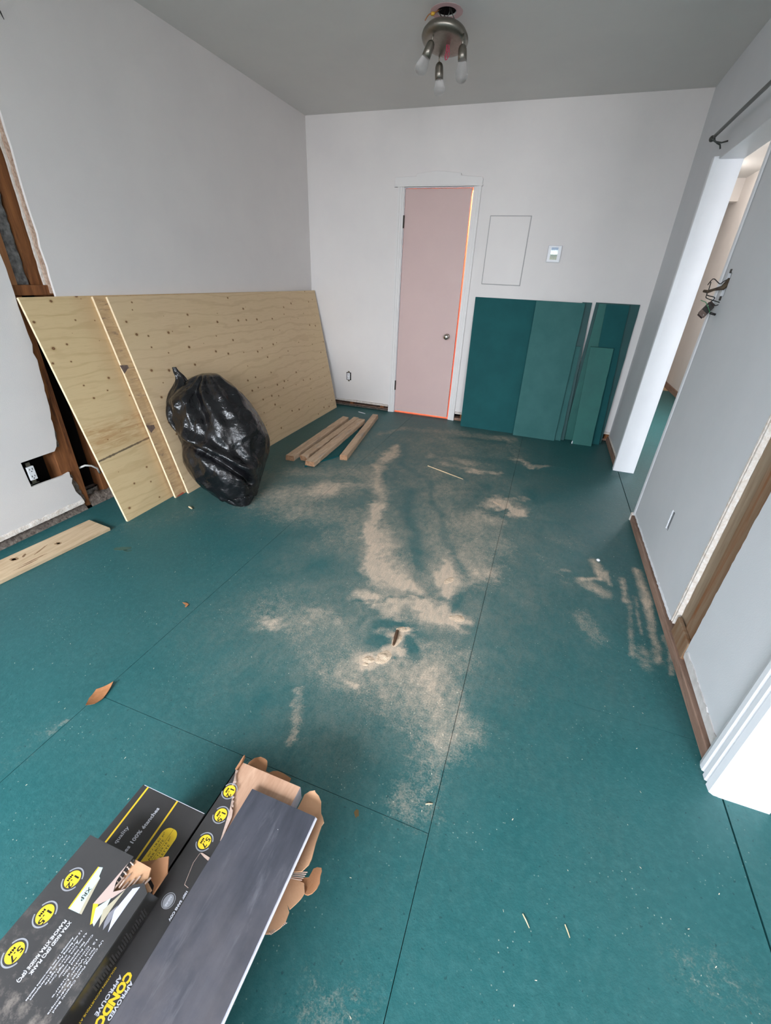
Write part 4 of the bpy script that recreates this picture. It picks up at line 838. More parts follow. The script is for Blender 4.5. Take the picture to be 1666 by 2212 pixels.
# ---- ceiling lamp hanging from its hole
lm = empty('ceiling_lamp', (1.541, 3.03, 2.41)); tag(lm, 'three bulb nickel ceiling lamp hanging loose from its hole', 'lamp')
tc = Vector((1.543, 3.03, 2.368)); tn = Vector((.04, .20, 1)).normalized()   # canopy tilts: far edge hangs lower
obj('canopy', MB().lathe([(.001, .036), (.045, .036), (.085, .032), (.108, .022), (.120, .006), (.122, -.004), (.118, -.013), (.106, -.020), (.085, -.0235), (.001, -.0245)], tc, tn, 48), M['nickel'], lm, True)
def socket(stem, top, bot, tip, clear):
    st, t, b, p = map(Vector, (stem, top, bot, tip)); ax = (b-t).normalized(); L = (b-t).length
    obj('stem', MB().tube([st, t + ax*.004], .0042, 10), M['nickel'], lm, True)
    s = obj('lamp_socket', MB().lathe([(.001, 0), (.010, .001), (.0175, .008), (.0215, .020), (.0225, L*.6), (.0225, L), (.0200, L), (.001, L-.004)], t, ax, 24), M['nickel'], lm, True)
    bl = (p-b).length; ax2 = (p-b).normalized()
    obj('bulb', MB().lathe([(.018, -.006), (.0215, .002), (.0265, bl*.28), (.0315, bl*.55), (.0315, bl*.70), (.0260, bl*.86), (.0150, bl*.96), (.001, bl)], b, ax2, 24), M['bulb'], s, True)
socket((1.500, 2.960, 2.372), (1.497, 2.957, 2.338), (1.470, 2.95, 2.277), (1.434, 2.95, 2.212), 0)
socket((1.495, 3.118, 2.350), (1.497, 3.12, 2.310), (1.504, 3.12, 2.238), (1.514, 3.12, 2.172), 0)
socket((1.650, 2.985, 2.362), (1.652, 2.975, 2.318), (1.661, 2.965, 2.256), (1.668, 2.96, 2.168), 1)
for dx in (0, .012):
    P = [(1.553+dx, 3.03, 2.352), (1.556+dx*1.2, 3.028, 2.325), (1.551+dx*.4, 3.026, 2.300), (1.556, 3.024, 2.285), (1.566, 3.025, 2.290), (1.562+dx, 3.028, 2.312), (1.552, 3.03, 2.352)]
    lab(obj('pink_wire', MB().tube([catmull([np.array(p) for p in P], t/40) for t in range(41)], .0018, 6), M['wire_p'], lm, True), 'pink wire loop under the canopy')
for P, m, lb in (([(1.52, 3.02, 2.475), (1.512, 2.99, 2.452), (1.53, 3.0, 2.43), (1.54, 3.02, 2.405)], 'iron', 'grey wires between hole and canopy'), ([(1.55, 3.03, 2.49), (1.565, 3.0, 2.455), (1.555, 3.0, 2.43), (1.545, 3.02, 2.408)], 'rod', 'grey wire between hole and canopy'),
                 ([(1.54, 3.04, 2.49), (1.535, 3.01, 2.45), (1.55, 3.005, 2.425), (1.552, 3.03, 2.405)], 'iron', 'grey wires between hole and canopy'), ([(1.515, 3.03, 2.48), (1.488, 3.0, 2.455), (1.462, 2.985, 2.445), (1.442, 2.985, 2.425)], 'plaque', 'brown wire bent out of the hole'), ([(1.555, 3.03, 2.49), (1.575, 3.01, 2.45), (1.588, 3.015, 2.43)], 'rod', 'thin wire stub')):
    lab(obj('lead_wire', MB().tube([catmull([np.array(p) for p in P], t/20) for t in range(21)], .0024, 6), M[m], lm, True), lb)
lab(obj('wire_nut', MB().lathe([(.004, 0), (.0075, .006), (.0075, .016), (.004, .022), (.001, .023)], (1.488, 3.0, 2.453), (-1, -.4, -.25), 10), M['wire_y'], lm, True), 'yellow wire connector')
lab(obj('mounting_strap', MB().box((1.536, 2.985, 2.414), (1.552, 3.07, 2.4165)), M['nickel'], lm), 'metal strap above the canopy')
# ================================================================== CARTONS AND PLANKS
def txt(body, size, pos, rot, z, align='LEFT', sx=1.0, bold=0.0):
    """returns (verts, faces) of a flat line of lettering lying at height z; rot about z"""
    cu = bpy.data.curves.new('t', 'FONT'); cu.body = body; cu.size = size; cu.align_x = align; cu.align_y = 'CENTER'; cu.offset = bold; cu.resolution_u = 2
    ob_ = bpy.data.objects.new('t', cu); COL.objects.link(ob_)
    dg = bpy.context.evaluated_depsgraph_get(); me = bpy.data.meshes.new_from_object(ob_.evaluated_get(dg))
    c, s = math.cos(rot), math.sin(rot)
    vs = [(pos[0]+(v.co.x*sx)*c-v.co.y*s, pos[1]+(v.co.x*sx)*s+v.co.y*c, z) for v in me.vertices]; fs = [tuple(p.vertices) for p in me.polygons]
    bpy.data.objects.remove(ob_); bpy.data.curves.remove(cu); bpy.data.meshes.remove(me)
    return vs, fs
def fit(body, size, pos, length, rot, z, bold=0.0):
    """lettering scaled along its line to an exact length"""
    vs, fs = txt(body, size, (0, 0), 0, z, bold=bold); w = max(v[0] for v in vs)-min(v[0] for v in vs)
    return txt(body, size, pos, rot, z, sx=length/w, bold=bold/ max(.3, length/w) if bold else 0)
def disc(c, r, z, n=28, sy=1.0): return ([(c[0]+r*math.cos(2*PI*k/n), c[1]+sy*r*math.sin(2*PI*k/n), z) for k in range(n)], [tuple(range(n))])
def ring_(c, r0, r1, z, a0=0, a1=360, n=28):
    vs = []; 
    for k in range(n+1):
        a = math.radians(a0+(a1-a0)*k/n); vs += [(c[0]+r0*math.cos(a), c[1]+r0*math.sin(a), z), (c[0]+r1*math.cos(a), c[1]+r1*math.sin(a), z)]
    return vs, [(2*k, 2*k+1, 2*k+3, 2*k+2) for k in range(n)]
def quadline(a, b, w, z):
    a, b = Vector(a), Vector(b); d = (b-a).normalized(); s = Vector((-d.y, d.x))*w/2
    return [(*(a+s), z), (*(a-s), z), (*(b-s), z), (*(b+s), z)], [(0, 1, 2, 3)]
def poly(P, z): return [(p[0], p[1], z) for p in P], [tuple(range(len(P)))]
def prints(name, parts, mat, parent, label=None):
    mb = MB()
    for vs, fs in parts: mb.add(vs, fs)
    o = obj(name, mb, mat, parent, fix=False)
    for p in o.data.polygons: pass
    if label: lab(o, label)
    return o
HB = .058                              # carton height
LX0, LX1, LYE = 1.648, 1.829, .364     # left column
YB = -.82
def carton(name, x0, x1, y0, y1, z0, label, mat='black', group='flooring cartons', h=HB):
    root = empty(name, ((x0+x1)/2, (y0+y1)/2, z0)); tag(root, label, 'carton', group)
    obj('carton_body', MB().box((x0, y0, z0), (x1, y1, z0+h)), M[mat], root, bevel=.0015)
    return root
DN, UPW = -PI/2, PI/2
# hidden lower cartons that carry the visible ones
carton('flooring_carton', 1.65, 1.829, YB, .36, 0.0003, 'black flooring carton at the bottom of the left stack, on the floor')
carton('flooring_carton', 1.649, 1.828, YB, .362, HB+.0005, 'black flooring carton in the middle of the left stack, under the one with yellow stripes')
carton('flooring_carton', 1.835, 2.008, YB, .470, 0.0003, 'black flooring carton on the floor under the torn open carton stack')
carton('flooring_carton', 1.834, 2.009, YB, .468, HB+.0005, 'black flooring carton right under the torn open carton')
# ---- carton with the yellow stripes
z2 = 2*HB+.0008; ZT = z2+HB
qb = carton('flooring_carton', LX0, LX1, YB, LYE, z2, 'black flooring carton with two yellow stripes and a yellow pill label')
zp = ZT+.0003
prints('yellow_stripe', [quadline((1.6649, .3632), (1.675, .10), .0042, zp)], M['yellow'], qb); prints('yellow_stripe', [quadline((1.752, .3632), (1.762, .10), .0042, zp)], M['yellow'], qb)
prints('white_edge', [quadline((1.653, .3634), (1.828, .3636), .0012, zp)], M['white'], qb, 'worn white edge of the carton end')
prints('lettering', [fit('quality', .0125, (1.6895, .2486), .034, UPW, zp, .0002)], M['white'], qb, 'white word quality')
prints('lettering', [fit('planches 100% étanches', .0125, (1.7222, .2120), .1235, UPW, zp, .0003)], M['white'], qb, 'white words 100% étanches')
def pill(x0, x1, y0, y1, z, n=10):
    P = []; r = (x1-x0)*.42
    for cx, cy, a0 in ((x1-r, y1-r, 0), (x0+r, y1-r, 90), (x0+r, y0+r, 180), (x1-r, y0+r, 270)):
        P += [(cx+r*math.cos(math.radians(a0+90*k/n)), cy+r*math.sin(math.radians(a0+90*k/n))) for k in range(n+1)]
    return poly(P, z)
prints('pill_label', [pill(1.7668, 1.8045, .205, .3145, zp)], M['yellow'], qb, 'yellow pill shaped label')
zq = zp+.0002
prints('pill_lettering', [fit('m² / 18.61 pi²', .0062, (1.7735, .2550), .047, UPW, zq), fit('PAR BOÎTE', .0068, (1.7815, .2500), .040, UPW, zq), fit('m² 1229.16 pi²', .0062, (1.7915, .2500), .050, UPW, zq), fit('PALETTE', .0068, (1.7995, .2510), .036, UPW, zq), quadline((1.7866, .207), (1.7866, .3135), .0006, zq)], M['inkb'], qb, 'black figures on the pill label')
# ---- top left carton with the layer diagram; its right front corner is torn away
z3 = ZT+.0008; Z4 = z3+HB
lb_ = empty('flooring_carton', (1.755, -.2, z3)); tag(lb_, 'topmost black flooring carton with layer diagram and a torn front corner', 'carton', 'flooring cartons')
x0, x1, ye = 1.666, 1.8500, .2315
tx0, ty0 = 1.779, .155                # torn corner
top = [(x0, YB), (x1, YB), (x1, .196), (1.832, .206), (1.815, .197), (1.800, .180), (1.786, .176), (1.780, .190), (tx0, ye), (x0, .2290)]
bd = MB().box((x0, YB, z3), (x1, .165, Z4-.003)).box((x0, .165, z3), (tx0+.004, ye-.002, Z4-.003))
obj('carton_body', bd, M['blackdust'], lb_, bevel=.001)
lab(obj('top_panel', MB().prism(top, 2, Z4-.003, Z4), M['blackdust'], lb_), 'black printed top panel')
lab(obj('side_panel', MB().prism([(YB, z3), (.208, z3+.004), (.199, Z4-.001), (YB, Z4-.001)], 0, x1, x1+.0016), M['gloss'], lb_), 'glossy black side with embossed logo')
# inner cardboard and corrugation at the tear
lab(obj('inner_board', MB().prism([(tx0+.003, .16), (x1-.001, .16), (x1-.001, .205), (1.832, .212), (1.822, .2305), (tx0+.003, .2305)], 2, Z4-.012, Z4-.0072), M['card'], lb_), 'bare brown cardboard inside the torn corner')
lab(obj('torn_flap', MB().prism([(1.806, .228), (1.842, .214), (1.8495, .200), (1.8495, .240), (1.832, .262), (1.815, .252)], 2, Z4-.028, Z4-.022), M['cardin'], lb_), 'torn brown cardboard flap')
lab(obj('torn_flap', MB().prism([(tx0, .226), (tx0+.03, .229), (tx0+.052, .244), (tx0+.04, .256), (tx0+.004, .236)], 2, Z4-.034, Z4-.030), M['cardin'], lb_), 'torn brown cardboard flap')
mb = MB()
for i in range(8):
    xx = 1.785+i*.0068; a, b = .172+.010*math.sin(i*1.3)-.0012*i+ (.004 if i % 2 else 0), .2005+.007*math.sin(i*2.1)+.0016*i
    if xx > 1.83: a = .196
    mb.tube([(xx, a, Z4-.004), (xx+.001, (a+b)/2, Z4-.0022), (xx+.0015, b, Z4-.006)], .0017, 6)
lab(obj('corrugation', mb, M['cardtorn'], lb_), 'exposed corrugated flutes')
mb = MB()
for i in range(6):
    yy = .183+i*.008; mb.tube([(tx0-.001, yy, Z4-.002), (tx0+.006+.002*(i % 2), yy-.001, Z4-.006)], .0014, 6)
lab(obj('corrugation', mb, M['cardtorn'], lb_), 'exposed corrugated flutes')
zp = Z4+.0003; zq = zp+.0002; zr = zq+.0002
def circle_mark(c, num, parent, z, r=.0160, sub='MM'):
    prints('round_badge', [disc(c, r*.86, z)], M['yellow'], parent, 'yellow round thickness badge')
    for a_ in (20, 200): prints('badge_rim', [ring_(c, r*1.02, r*1.16, z, a_, a_+138)], M['greyp'], parent, 'grey arc of tiny print')
    prints('badge_figures', [fit(num, r*.92, (c[0]+r*.22, c[1]+r*.62), r*1.24, DN, z+.0002, .0003), fit(sub, r*.44, (c[0]-r*.40, c[1]+r*.34), r*.66, DN, z+.0002, .0001)], M['inkb'], parent, 'black figures %s' % num)
circle_mark((1.7011, .1632), '1.2', lb_, zp); circle_mark((1.703, .1091), '1.5', lb_, zp, .0165); circle_mark((1.7051, .0561), '5.7', lb_, zp, .0162)
prints('plank_picture', [poly([(1.7313, .1949), (1.7383, .1968), (1.7440, .1840), (1.7483, .1825), (1.7600, .1400), (1.7590, .1310), (1.7359, .1294)], zp)], M['mint'], lb_, 'pale plank picture')
prints('plank_picture_edge', [poly([(1.7290, .1945), (1.7313, .1949), (1.7362, .1294), (1.7338, .1292)], zq)], M['yellow'], lb_)
prints('plank_picture_shade', [poly([(1.7483, .1825), (1.7640, .1315), (1.7585, .1310), (1.7490, .160)], zq)], M['beige'], lb_)
prints('plank_lettering', [fit('XRP', .0105, (1.7440, .1655), .0205, DN, zr)], M['inkb'], lb_, 'black letters XRP')
layers = [('pinkb', [(1.7779, .2200), (1.7805, .1900), (1.7890, .1755), (1.8080, .1880), (1.7960, .1690), (1.7775, .1500), (1.7700, .1500)], 'pinkish top layer'),
          ('yellow', [(1.7700, .1500), (1.7790, .1530), (1.7935, .1300), (1.7909, .1265)], 'yellow layer'),
          ('mint', [(1.7800, .1470), (1.7930, .1675), (1.7965, .1560), (1.7990, .1270), (1.7925, .1300)], 'pale mint layer'),
          ('beige', [(1.7945, .1500), (1.8075, .1860), (1.8070, .1600), (1.8087, .1290), (1.8010, .1390)], 'beige layer'),
          ('slate', [(1.8080, .1500), (1.8140, .1640), (1.8200, .1420), (1.8183, .1290), (1.8115, .1380)], 'grey layer'),
          ('lilac', [(1.8145, .1560), (1.8190, .1920), (1.8300, .1990), (1.8290, .1700), (1.8292, .1300), (1.8220, .1420)], 'pale lilac layer')]
for i, (m, P, l) in enumerate(layers): prints('layer_picture', [poly(P, zp+.00008*(i+1))], M[m], lb_, l)
for s_, p_, l_ in (('XTRA RIGID (SPC) PLANK', (1.7545, .1175), .071), ('PLANCHE XTRA RIGIDE (SPC)', (1.7452, .1165), .082)): prints('heading', [fit(s_, .0080, p_, l_, DN, zp, .0002)], M['white'], lb_, 'white heading '+s_)
rows = [(1.7815, .1165, ['1.5 mm Backing Acoustic & Underlayment', 'Acoustique 1.5 mm Sous-couche attachée']), (1.7925, .1170, ['4.2 mm Core Xtra Rigid Core', 'Âme xtra rigide']), (1.8045, .1190, ['Color Printed Film', 'Film imprimé couleur']), (1.8165, .1185, ['12 mil Wear Layer', "Couche d'usure"]), (1.8275, .1195, ['UV Coating Finish Ceramic Bead', 'Fini UV perles de céramique'])]
ends = (.0244, .047, .061, .0414, .0267); P = []
for (xx, yy, ls), e in zip(rows, ends):
    P.append(fit(ls[0], .0041, (xx+.0024, yy), yy-e-.004, DN, zp, .0001)); P.append(fit(ls[1], .0041, (xx-.0028, yy-.012), yy-e-.012, DN, zp, .0001))
prints('small_print', P, M['white'], lb_, 'five blocks of white small print')
# ---- torn open carton with oak planks
cb_ = empty('flooring_carton', (1.92, -.2, z2)); tag(cb_, 'torn open black carton on the right stack, brown flaps spread out, planks inside', 'carton', 'flooring cartons')
obj('carton_tray', MB().box((1.832, YB, z2), (2.010, .47, z2+.003)).box((2.0065, YB, z2+.003), (2.010, .25, ZT-.004)).box((1.832, YB, z2+.003), (1.8345, .478, ZT)), M['black'], cb_)
tear = [(1.832, YB), (1.99, YB), (1.99, .10), (1.955, .20), (1.930, .262), (1.905, .312), (1.896, .335), (1.8885, .358), (1.880, .383), (1.8735, .398), (1.868, .410), (1.8545, .425), (1.8480, .434), (1.8445, .448), (1.8330, .472), (1.832, .472)]
lab(obj('top_panel', MB().prism(tear, 2, ZT-.0022, ZT), M['black'], cb_), 'black top panel torn back along its right side')
# ragged inner paper along the tear
mb = MB(); seq = tear[8:15]
rr = random.Random(5)
for i in range(len(seq)-1):
    a, b = seq[i], seq[i+1]
    for k in range(4):
        t0, t1 = k/4, (k+1)/4; p = (a[0]+(b[0]-a[0])*t0, a[1]+(b[1]-a[1])*t0); q = (a[0]+(b[0]-a[0])*t1, a[1]+(b[1]-a[1])*t1)
        w1, w2 = rr.uniform(.002, .0075), rr.uniform(.002, .0075)
        mb.add([(p[0]-.0006, p[1], ZT-.0018), (q[0]-.0006, q[1], ZT-.0018), (q[0]+w2, q[1]+.001, ZT-.0022), (p[0]+w1, p[1]+.001, ZT-.0022), (p[0]-.0006, p[1], ZT+.0004), (q[0]-.0006, q[1], ZT+.0004), (q[0]+w2, q[1]+.001, ZT-.0012), (p[0]+w1, p[1]+.001, ZT-.0012)], [(3,2,1,0), (4,5,6,7), (0,1,5,4), (1,2,6,5), (2,3,7,6), (3,0,4,7)])
lab(obj('torn_edge', mb, M['cardtorn'], cb_), 'ragged pinkish torn edge')
lab(obj('torn_edge', MB().prism([(1.8735, .398), (1.884, .392), (1.8905, .380), (1.8985, .333), (1.8965, .332), (1.880, .380)], 2, ZT-.0015, ZT+.0005), M['cardtorn'], cb_), 'pale torn strip beside the dark plank')
lab(obj('torn_edge', MB().prism([(1.8722, .2989), (1.8765, .3005), (1.897, .2991), (1.897, .2935), (1.885, .2955)], 2, ZT+.0001, ZT+.0012), M['cardtorn'], cb_), 'small pale tear')
lab(obj('crease', MB().add(*quadline((1.8715, .2985), (1.8702, .2800), .0008, ZT+.0003)).add(*quadline((1.8702, .2800), (1.8798, .2440), .0008, ZT+.0003)).add(*quadline((1.8798, .2440), (1.8905, .2425), .0010, ZT+.0003)), M['cardtorn'], cb_), 'pale crease line')
lab(obj('corner_tab', MB().prism([(1.830, .473), (1.8345, .473), (1.8352, .490), (1.8300, .512), (1.8290, .506)], 2, ZT-.012, ZT+.001), M['cardin'], cb_), 'pointed brown corner tab')
# curled brown flap pieces: outline polygons with thickness, edges lifted
def flap(P, zf, label, th=.0042, mat='card', corr=True):
    bm = bmesh.new(); f = bm.faces.new([bm.verts.new((p[0], p[1], 0)) for p in P])
    r = bmesh.ops.triangulate(bm, faces=[f]); bmesh.ops.subdivide_edges(bm, edges=bm.edges[:], cuts=3, use_grid_fill=True)
    for v in bm.verts: v.co.z = zf(v.co.x, v.co.y)
    g = bmesh.ops.extrude_face_region(bm, geom=bm.faces[:])
    for e in g['geom']:
        if isinstance(e, bmesh.types.BMVert): e.co.z -= th
    bmesh.ops.recalc_face_normals(bm, faces=bm.faces)
    vs = [tuple(v.co) for v in bm.verts]; bm.verts.index_update(); fs = [tuple(v.index for v in f.verts) for f in bm.faces]; bm.free()
    return lab(obj('cardboard_flap', MB().add(vs, fs), M[mat], cb_), label)
flap([(2.008, .455), (2.0119, .4946), (2.022, .5035), (2.0339, .5079), (2.0360, .5055), (2.0480, .501), (2.0594, .4918), (2.0650, .480), (2.0711, .4692), (2.079, .462), (2.0876, .4516), (2.0851, .4444), (2.089, .41), (2.0963, .3775), (2.0955, .366), (2.085, .352), (2.068, .349), (2.04, .36), (2.01, .40)],
     lambda x, y: z2+.020+.025*max(0, (x-2.02)/.07)**2+.02*max(0, (y-.46)/.05)**2, 'largest brown flap curling up at the right')
flap([(2.045, .345), (2.068, .347), (2.0977, .3579), (2.0999, .3751), (2.107, .379), (2.118, .3783), (2.1225, .372), (2.124, .362), (2.1298, .3489), (2.128, .340), (2.1209, .332), (2.112, .3285), (2.1045, .3292), (2.094, .345)],
     lambda x, y: z2+.010+.030*max(0, (x-2.09)/.04)**2, 'small rounded flap at the far right', mat='cardin')
flap([(2.0, .34), (2.07, .346), (2.094, .3440), (2.1045, .3292), (2.101, .318), (2.096, .309), (2.0877, .2965), (2.078, .302), (2.0890, .2925), (2.0899, .2784), (2.085, .266), (2.078, .258), (2.0701, .2513), (2.055, .246), (2.0, .25)],
     lambda x, y: z2+.010+.008*max(0, (x-2.05)/.05)**2, 'lower brown flap beside the dark plank')
flap([(1.8375, .465), (1.8375, .5145), (1.8450, .527), (1.8600, .534), (1.8760, .532), (1.8838, .5290), (1.8900, .520), (1.8946, .505), (1.905, .505), (1.9114, .5125), (1.922, .518), (1.938, .520), (1.9587, .5195), (1.965, .465)],
     lambda x, y: z2+.028+.010*math.sin((x-1.84)*30), 'rounded brown end flaps beyond the planks', mat='cardin')
mb = MB()
for i in range(5): mb.tube([(2.030+.002*i, .3480+.0030*i-.006, z2+.0165), (2.058, .3455+.0028*i-.006, z2+.0180), (2.0900+.001*i, .3500+.0040*i-.006, z2+.0260)], .0011, 6)
lab(obj('corrugation', mb, M['cardtorn'], cb_), 'white corrugated flutes across the flap')
mb = MB()
for i in range(11):
    t = i/10; mb.tube([(2.068+.019*t, .2530+.0245*t, z2+.0108), (2.0735+.019*t, .2515+.0245*t, z2+.0118)], .0012, 5)
lab(obj('corrugation', mb, M['cardtorn'], cb_), 'pale frayed flutes on the flap rim')
zp = ZT+.0003
for c, nme in (((1.8662, .3189), '5.7'), ((1.8643, .3750), '1.5'), ((1.8500, .4245), '1.2')): circle_mark(c, nme, cb_, zp, .0158)
for s_, z_, p_, l_ in (('APPROUVÉ', .0088, (1.8688, .1035), .050), ('APPROVED', .0088, (1.8925, .1045), .048), ('100% SANS COV', .0062, (1.8920, .2385), .048)): prints('heading', [fit(s_, z_, p_, l_, DN, zp, .0003)], M['white'], cb_, 'white lettering '+s_)
prints('heading', [fit('CONDO', .0185, (1.8806, .1120), .068, DN, zp, .0010)], M['yellow'], cb_, 'yellow lettering CONDO')
prints('small_print', [fit('ISOLATION ACOUSTIQUE ATTACHÉE', .0042, (1.8520, .1085), .090, DN, zp, .0001), fit('CONDOMINIUM ACOUSTIC INSULATION', .0042, (1.8462, .1085), .090, DN, zp, .0001)], M['yellow'], cb_, 'two yellow lines of small print')
prints('emblem', [ring_((1.8688, .2129), .0118, .0130, zp), disc((1.8688, .2125), .0098, zp, 24, 1.12)], M['greyp'], cb_, 'grey round emblem')
prints('emblem_lettering', [fit('ASSURE', .0050, (1.8690, .2205), .0165, DN, zp+.0002, .0002)], M['white'], cb_)
# embossed logo strip on the glossy side (raised black on black)
mb = MB(); rr = random.Random(9)
for i in range(26):
    y = .180-i*.0042; z = z3+.012
    mb.box((x1+.0014, y-.0012, z+rr.uniform(0, .004)), (x1+.0022, y+.0012, z+.026+rr.uniform(-.010, .006)))
lab(obj('embossed_logo', mb, M['black'], lb_), 'raised black lettering on glossy black')
# ---- oak-look planks stacked in the torn carton, dark plank on top
n = 9; th_ = (ZT-.0045-(z2+.0035))/n
for i in range(n):
    zz = z2+.0035+i*th_
    mb = MB().box((1.836, -.75, zz), (2.0015, .496+R.uniform(-.0006, .0006), zz+th_-.0012)); mb.mi = 1
    mb2 = MB().box((1.8362, -.7498, zz+th_-.0012), (2.0012, .4955, zz+th_-.0002))
    if i == n-1:
        o = empty('flooring_plank', (1.919, -.1, zz)); tag(o, 'topmost light oak look plank sticking out of the torn carton', 'plank', 'light oak planks in the torn carton')
    else:
        o = empty('flooring_plank', (1.919, -.1, zz)); tag(o, 'light oak look plank in the pile under the topmost one, only its grey edge showing', 'plank', 'light oak planks in the torn carton')
    obj('core', mb, M['core'], o); obj('wear_layer', mb2, M['oakplank'], o)
o = empty('flooring_plank', (1.985, -.1, ZT+.0012)); tag(o, 'dark slate look plank lying on top of the torn carton', 'plank')
obj('core', MB().box((1.9005, YB, ZT+.0012), (2.0722, .4450, ZT+.0060)), M['core'], o)
obj('wear_layer', MB().box((1.9000, YB, ZT+.0060), (2.0695, .4455, ZT+.0072)), M['darkplank'], o)
obj('edge_tongue', MB().box((2.0695, YB, ZT+.0026), (2.0745, .4440, ZT+.0058)), mottled('white_plank_edge', S(214,214,224), S(204,204,216), 60, .5), o)

# ================================================================== LOOSE BITS ON THE FLOOR
def curl(name, P, lift, mat, label, cat, th=.0012):
    bm = bmesh.new(); f = bm.faces.new([bm.verts.new((p[0], p[1], 0)) for p in P]); bmesh.ops.triangulate(bm, faces=[f]); bmesh.ops.subdivide_edges(bm, edges=bm.edges[:], cuts=3, use_grid_fill=True)
    cx = sum(p[0] for p in P)/len(P); cy = sum(p[1] for p in P)/len(P)
    for v in bm.verts: v.co.z = .0006 + lift(v.co.x-cx, v.co.y-cy)
    g = bmesh.ops.extrude_face_region(bm, geom=bm.faces[:])
    for e in g['geom']:
        if isinstance(e, bmesh.types.BMVert): e.co.z += th
    bmesh.ops.recalc_face_normals(bm, faces=bm.faces); bm.verts.index_update()
    vs = [tuple(v.co) for v in bm.verts]; fs = [tuple(v.index for v in f.verts) for f in bm.faces]; bm.free()
    return tag(obj(name, MB().add(vs, fs), mat, None, loc=(cx, cy, 0)), label, cat)
curl('cardboard_scrap', [(1.176, .541), (1.196, .556), (1.200, .583), (1.183, .640), (1.170, .625), (1.150, .600), (1.158, .566)], lambda x, y: .010*(y/.045)**2+.006*(x/.02)**2*.5, [M['plaque']], 'curled brown cardboard scrap on the floor left of the cartons', 'scrap')
curl('cardboard_scrap', [(1.098, 1.053), (1.112, 1.063), (1.128, 1.058), (1.132, 1.038), (1.122, 1.040), (1.118, 1.050)], lambda x, y: .004*(x/.015)**2, [M['plaque']], 'small brown chip on the floor in front of the bag', 'scrap')
def sliver(a, b, w, h, label, mat, cat='splinter', group='splinters on the floor'):
    A, B = Vector((*a, h*.5+.0003)), Vector((*b, h*.5+.0003))
    return tag(obj('wood_splinter', MB().tube([A, (A+B)/2+Vector((.0, .001, .0)), B], [w*.4, w*.5, w*.3], 5), mat, None, loc=(A+B)/2), label, cat, group)
pale = mottled('pale_splinter_wood', S(226,204,168), S(206,180,140), 60, .8)
sliver((1.675, 3.008), (1.976, 2.874), .008, .008, 'long thin splinter lying in the sawdust in front of the teal panels', pale)
sliver((.515, 1.748), (.548, 1.735), .012, .012, 'short pale splinter on the floor by the foot of the rubbish bag', pale)
sliver((.615, 4.135), (.705, 4.105), .009, .009, 'white stick on the floor under the bare back wall outlet', M['plastic'])
sliver((2.560, .510), (2.576, .490), .0030, .003, 'yellowish splinter on the bare floor right of the cartons, left of a pair', pale)
sliver((2.652, .525), (2.662, .505), .0030, .003, 'yellowish splinter on the bare floor right of the cartons, right of a pair', pale)
sliver((2.515, .222), (2.530, .232), .0036, .0036, 'thick pale splinter near the bottom edge of the floor', pale)
sliver((2.290, .655), (2.308, .663), .0036, .0036, 'pale splinter beside the long floor joint, right of the cartons', pale)
sliver((2.012, 1.245), (2.022, 1.165), .016, .016, 'dark curved stick standing out of the sawdust pile', mottled('dark_bark', S(96,70,48), S(64,46,34), 60, .9))
tag(obj('plaster_crumb', MB().lathe([(.001, -.007), (.008, -.004), (.010, .001), (.006, .006), (.001, .007)], (2.836, 2.135, .0075), (.2, .1, 1), 6), M['plastic'], None, loc=(2.836, 2.135, 0)), 'white plaster crumb on the floor before the right wall', 'crumb')
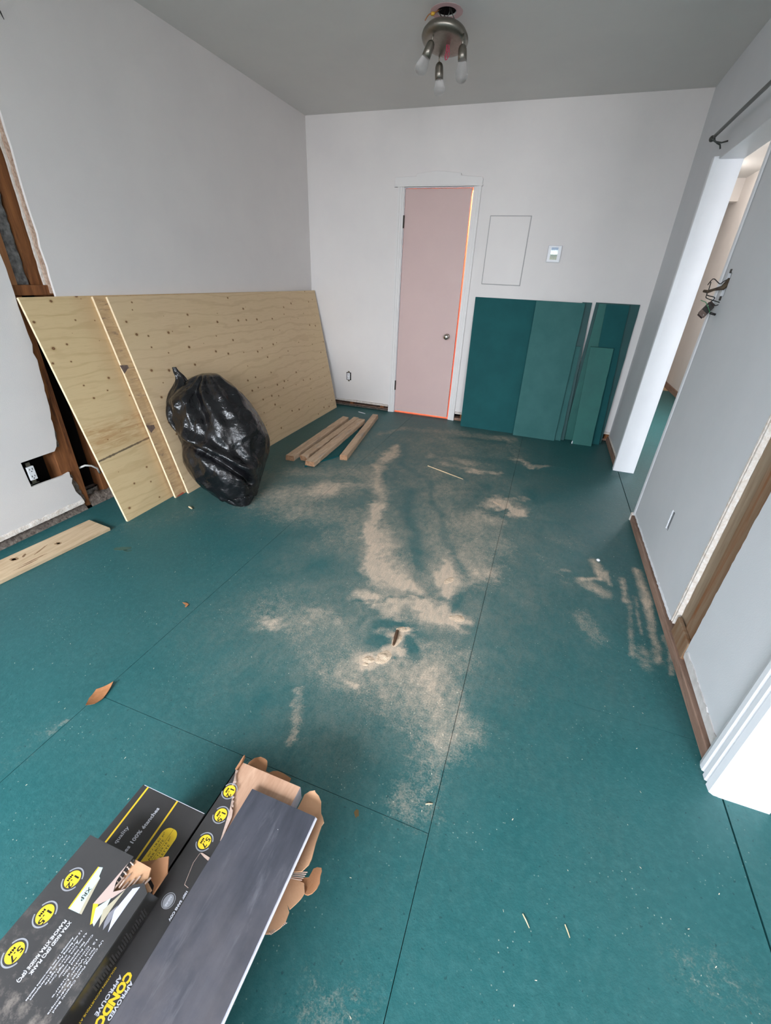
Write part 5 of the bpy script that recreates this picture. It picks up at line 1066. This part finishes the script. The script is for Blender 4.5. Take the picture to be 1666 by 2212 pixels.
# heaped sawdust and loose flakes (nobody could count them)
rr = np.random.RandomState(4); vs = []; fs = []
def heap(c, rx, ry, h, rot, n=26):
    N0 = len(vs)
    for j in range(n+1):
        for i in range(n+1):
            u, v = 2*i/n-1, 2*j/n-1; x, y = u*rx, v*ry
            X, Y = c[0]+x*math.cos(rot)-y*math.sin(rot), c[1]+x*math.sin(rot)+y*math.cos(rot)
            r = math.hypot(u, v); k = max(0, 1-r*r); k = k*k
            vs.append((X, Y, -.0015+h*k*(.75+.7*mnoise.noise((X*40, Y*40, 2)))+.002*k*mnoise.noise((X*150, Y*150, 5))))
    for j in range(n):
        for i in range(n): a = N0+j*(n+1)+i; fs.append((a, a+1, a+n+2, a+n+1))
for c in (((2.005, 1.10), .035, .05, .010, -.3), ((1.955, 1.068), .035, .022, .008, .4), ((2.024, 1.20), .022, .05, .009, -.1), ((2.03, 1.27), .045, .022, .006, .5), ((2.225, 1.418), .05, .03, .007, .3), ((2.255, 2.590), .05, .022, .005, -.5), ((2.136, 1.66), .025, .05, .007, -.4), ((1.952, 1.043), .018, .012, .006, 0)): heap(*c)
sd = obj('sawdust_heap', MB().add(vs, fs), mottled('loose_sawdust', S(224,202,176), S(196,172,148), 120, .95, .1, .8, 260), None, True, fix=False)
tag(sd, 'loose pale sawdust heaped in the middle of the teal floor', 'sawdust'); sd['kind'] = 'stuff'
vs = []; fs = []; k = 0
N = 60000; X = rr.uniform(.3, 3.04, N); Y = rr.uniform(.12, 4.1, N); dd = dust_at(X, Y); keep = rr.rand(N) < np.clip(dd*.10+.006, 0, .3)
for x, y in zip(X[keep], Y[keep]):
    if (1.6 < x < 2.13 and y < .55) or (x < .36+.02 and y > 1.4): continue
    l = rr.uniform(.0008, .0028); a = rr.uniform(0, PI); w = rr.uniform(.0004, .0009)
    c, s = math.cos(a), math.sin(a); z = rr.uniform(.0004, .0016)
    vs += [(x-l*c-w*s, y-l*s+w*c, .0003), (x-l*c+w*s, y-l*s-w*c, .0003), (x+l*c+w*s, y+l*s-w*c, .0003+z), (x+l*c-w*s, y+l*s+w*c, .0006+z)]; fs.append((k, k+1, k+2, k+3)); k += 4
fk = obj('sawdust_flakes', MB().add(vs, fs), mottled('pale_flakes', S(214,206,186), S(190,180,156), 200, .9), None, fix=False)
tag(fk, 'tiny pale wood flakes scattered over the whole teal floor', 'sawdust'); fk['kind'] = 'stuff'
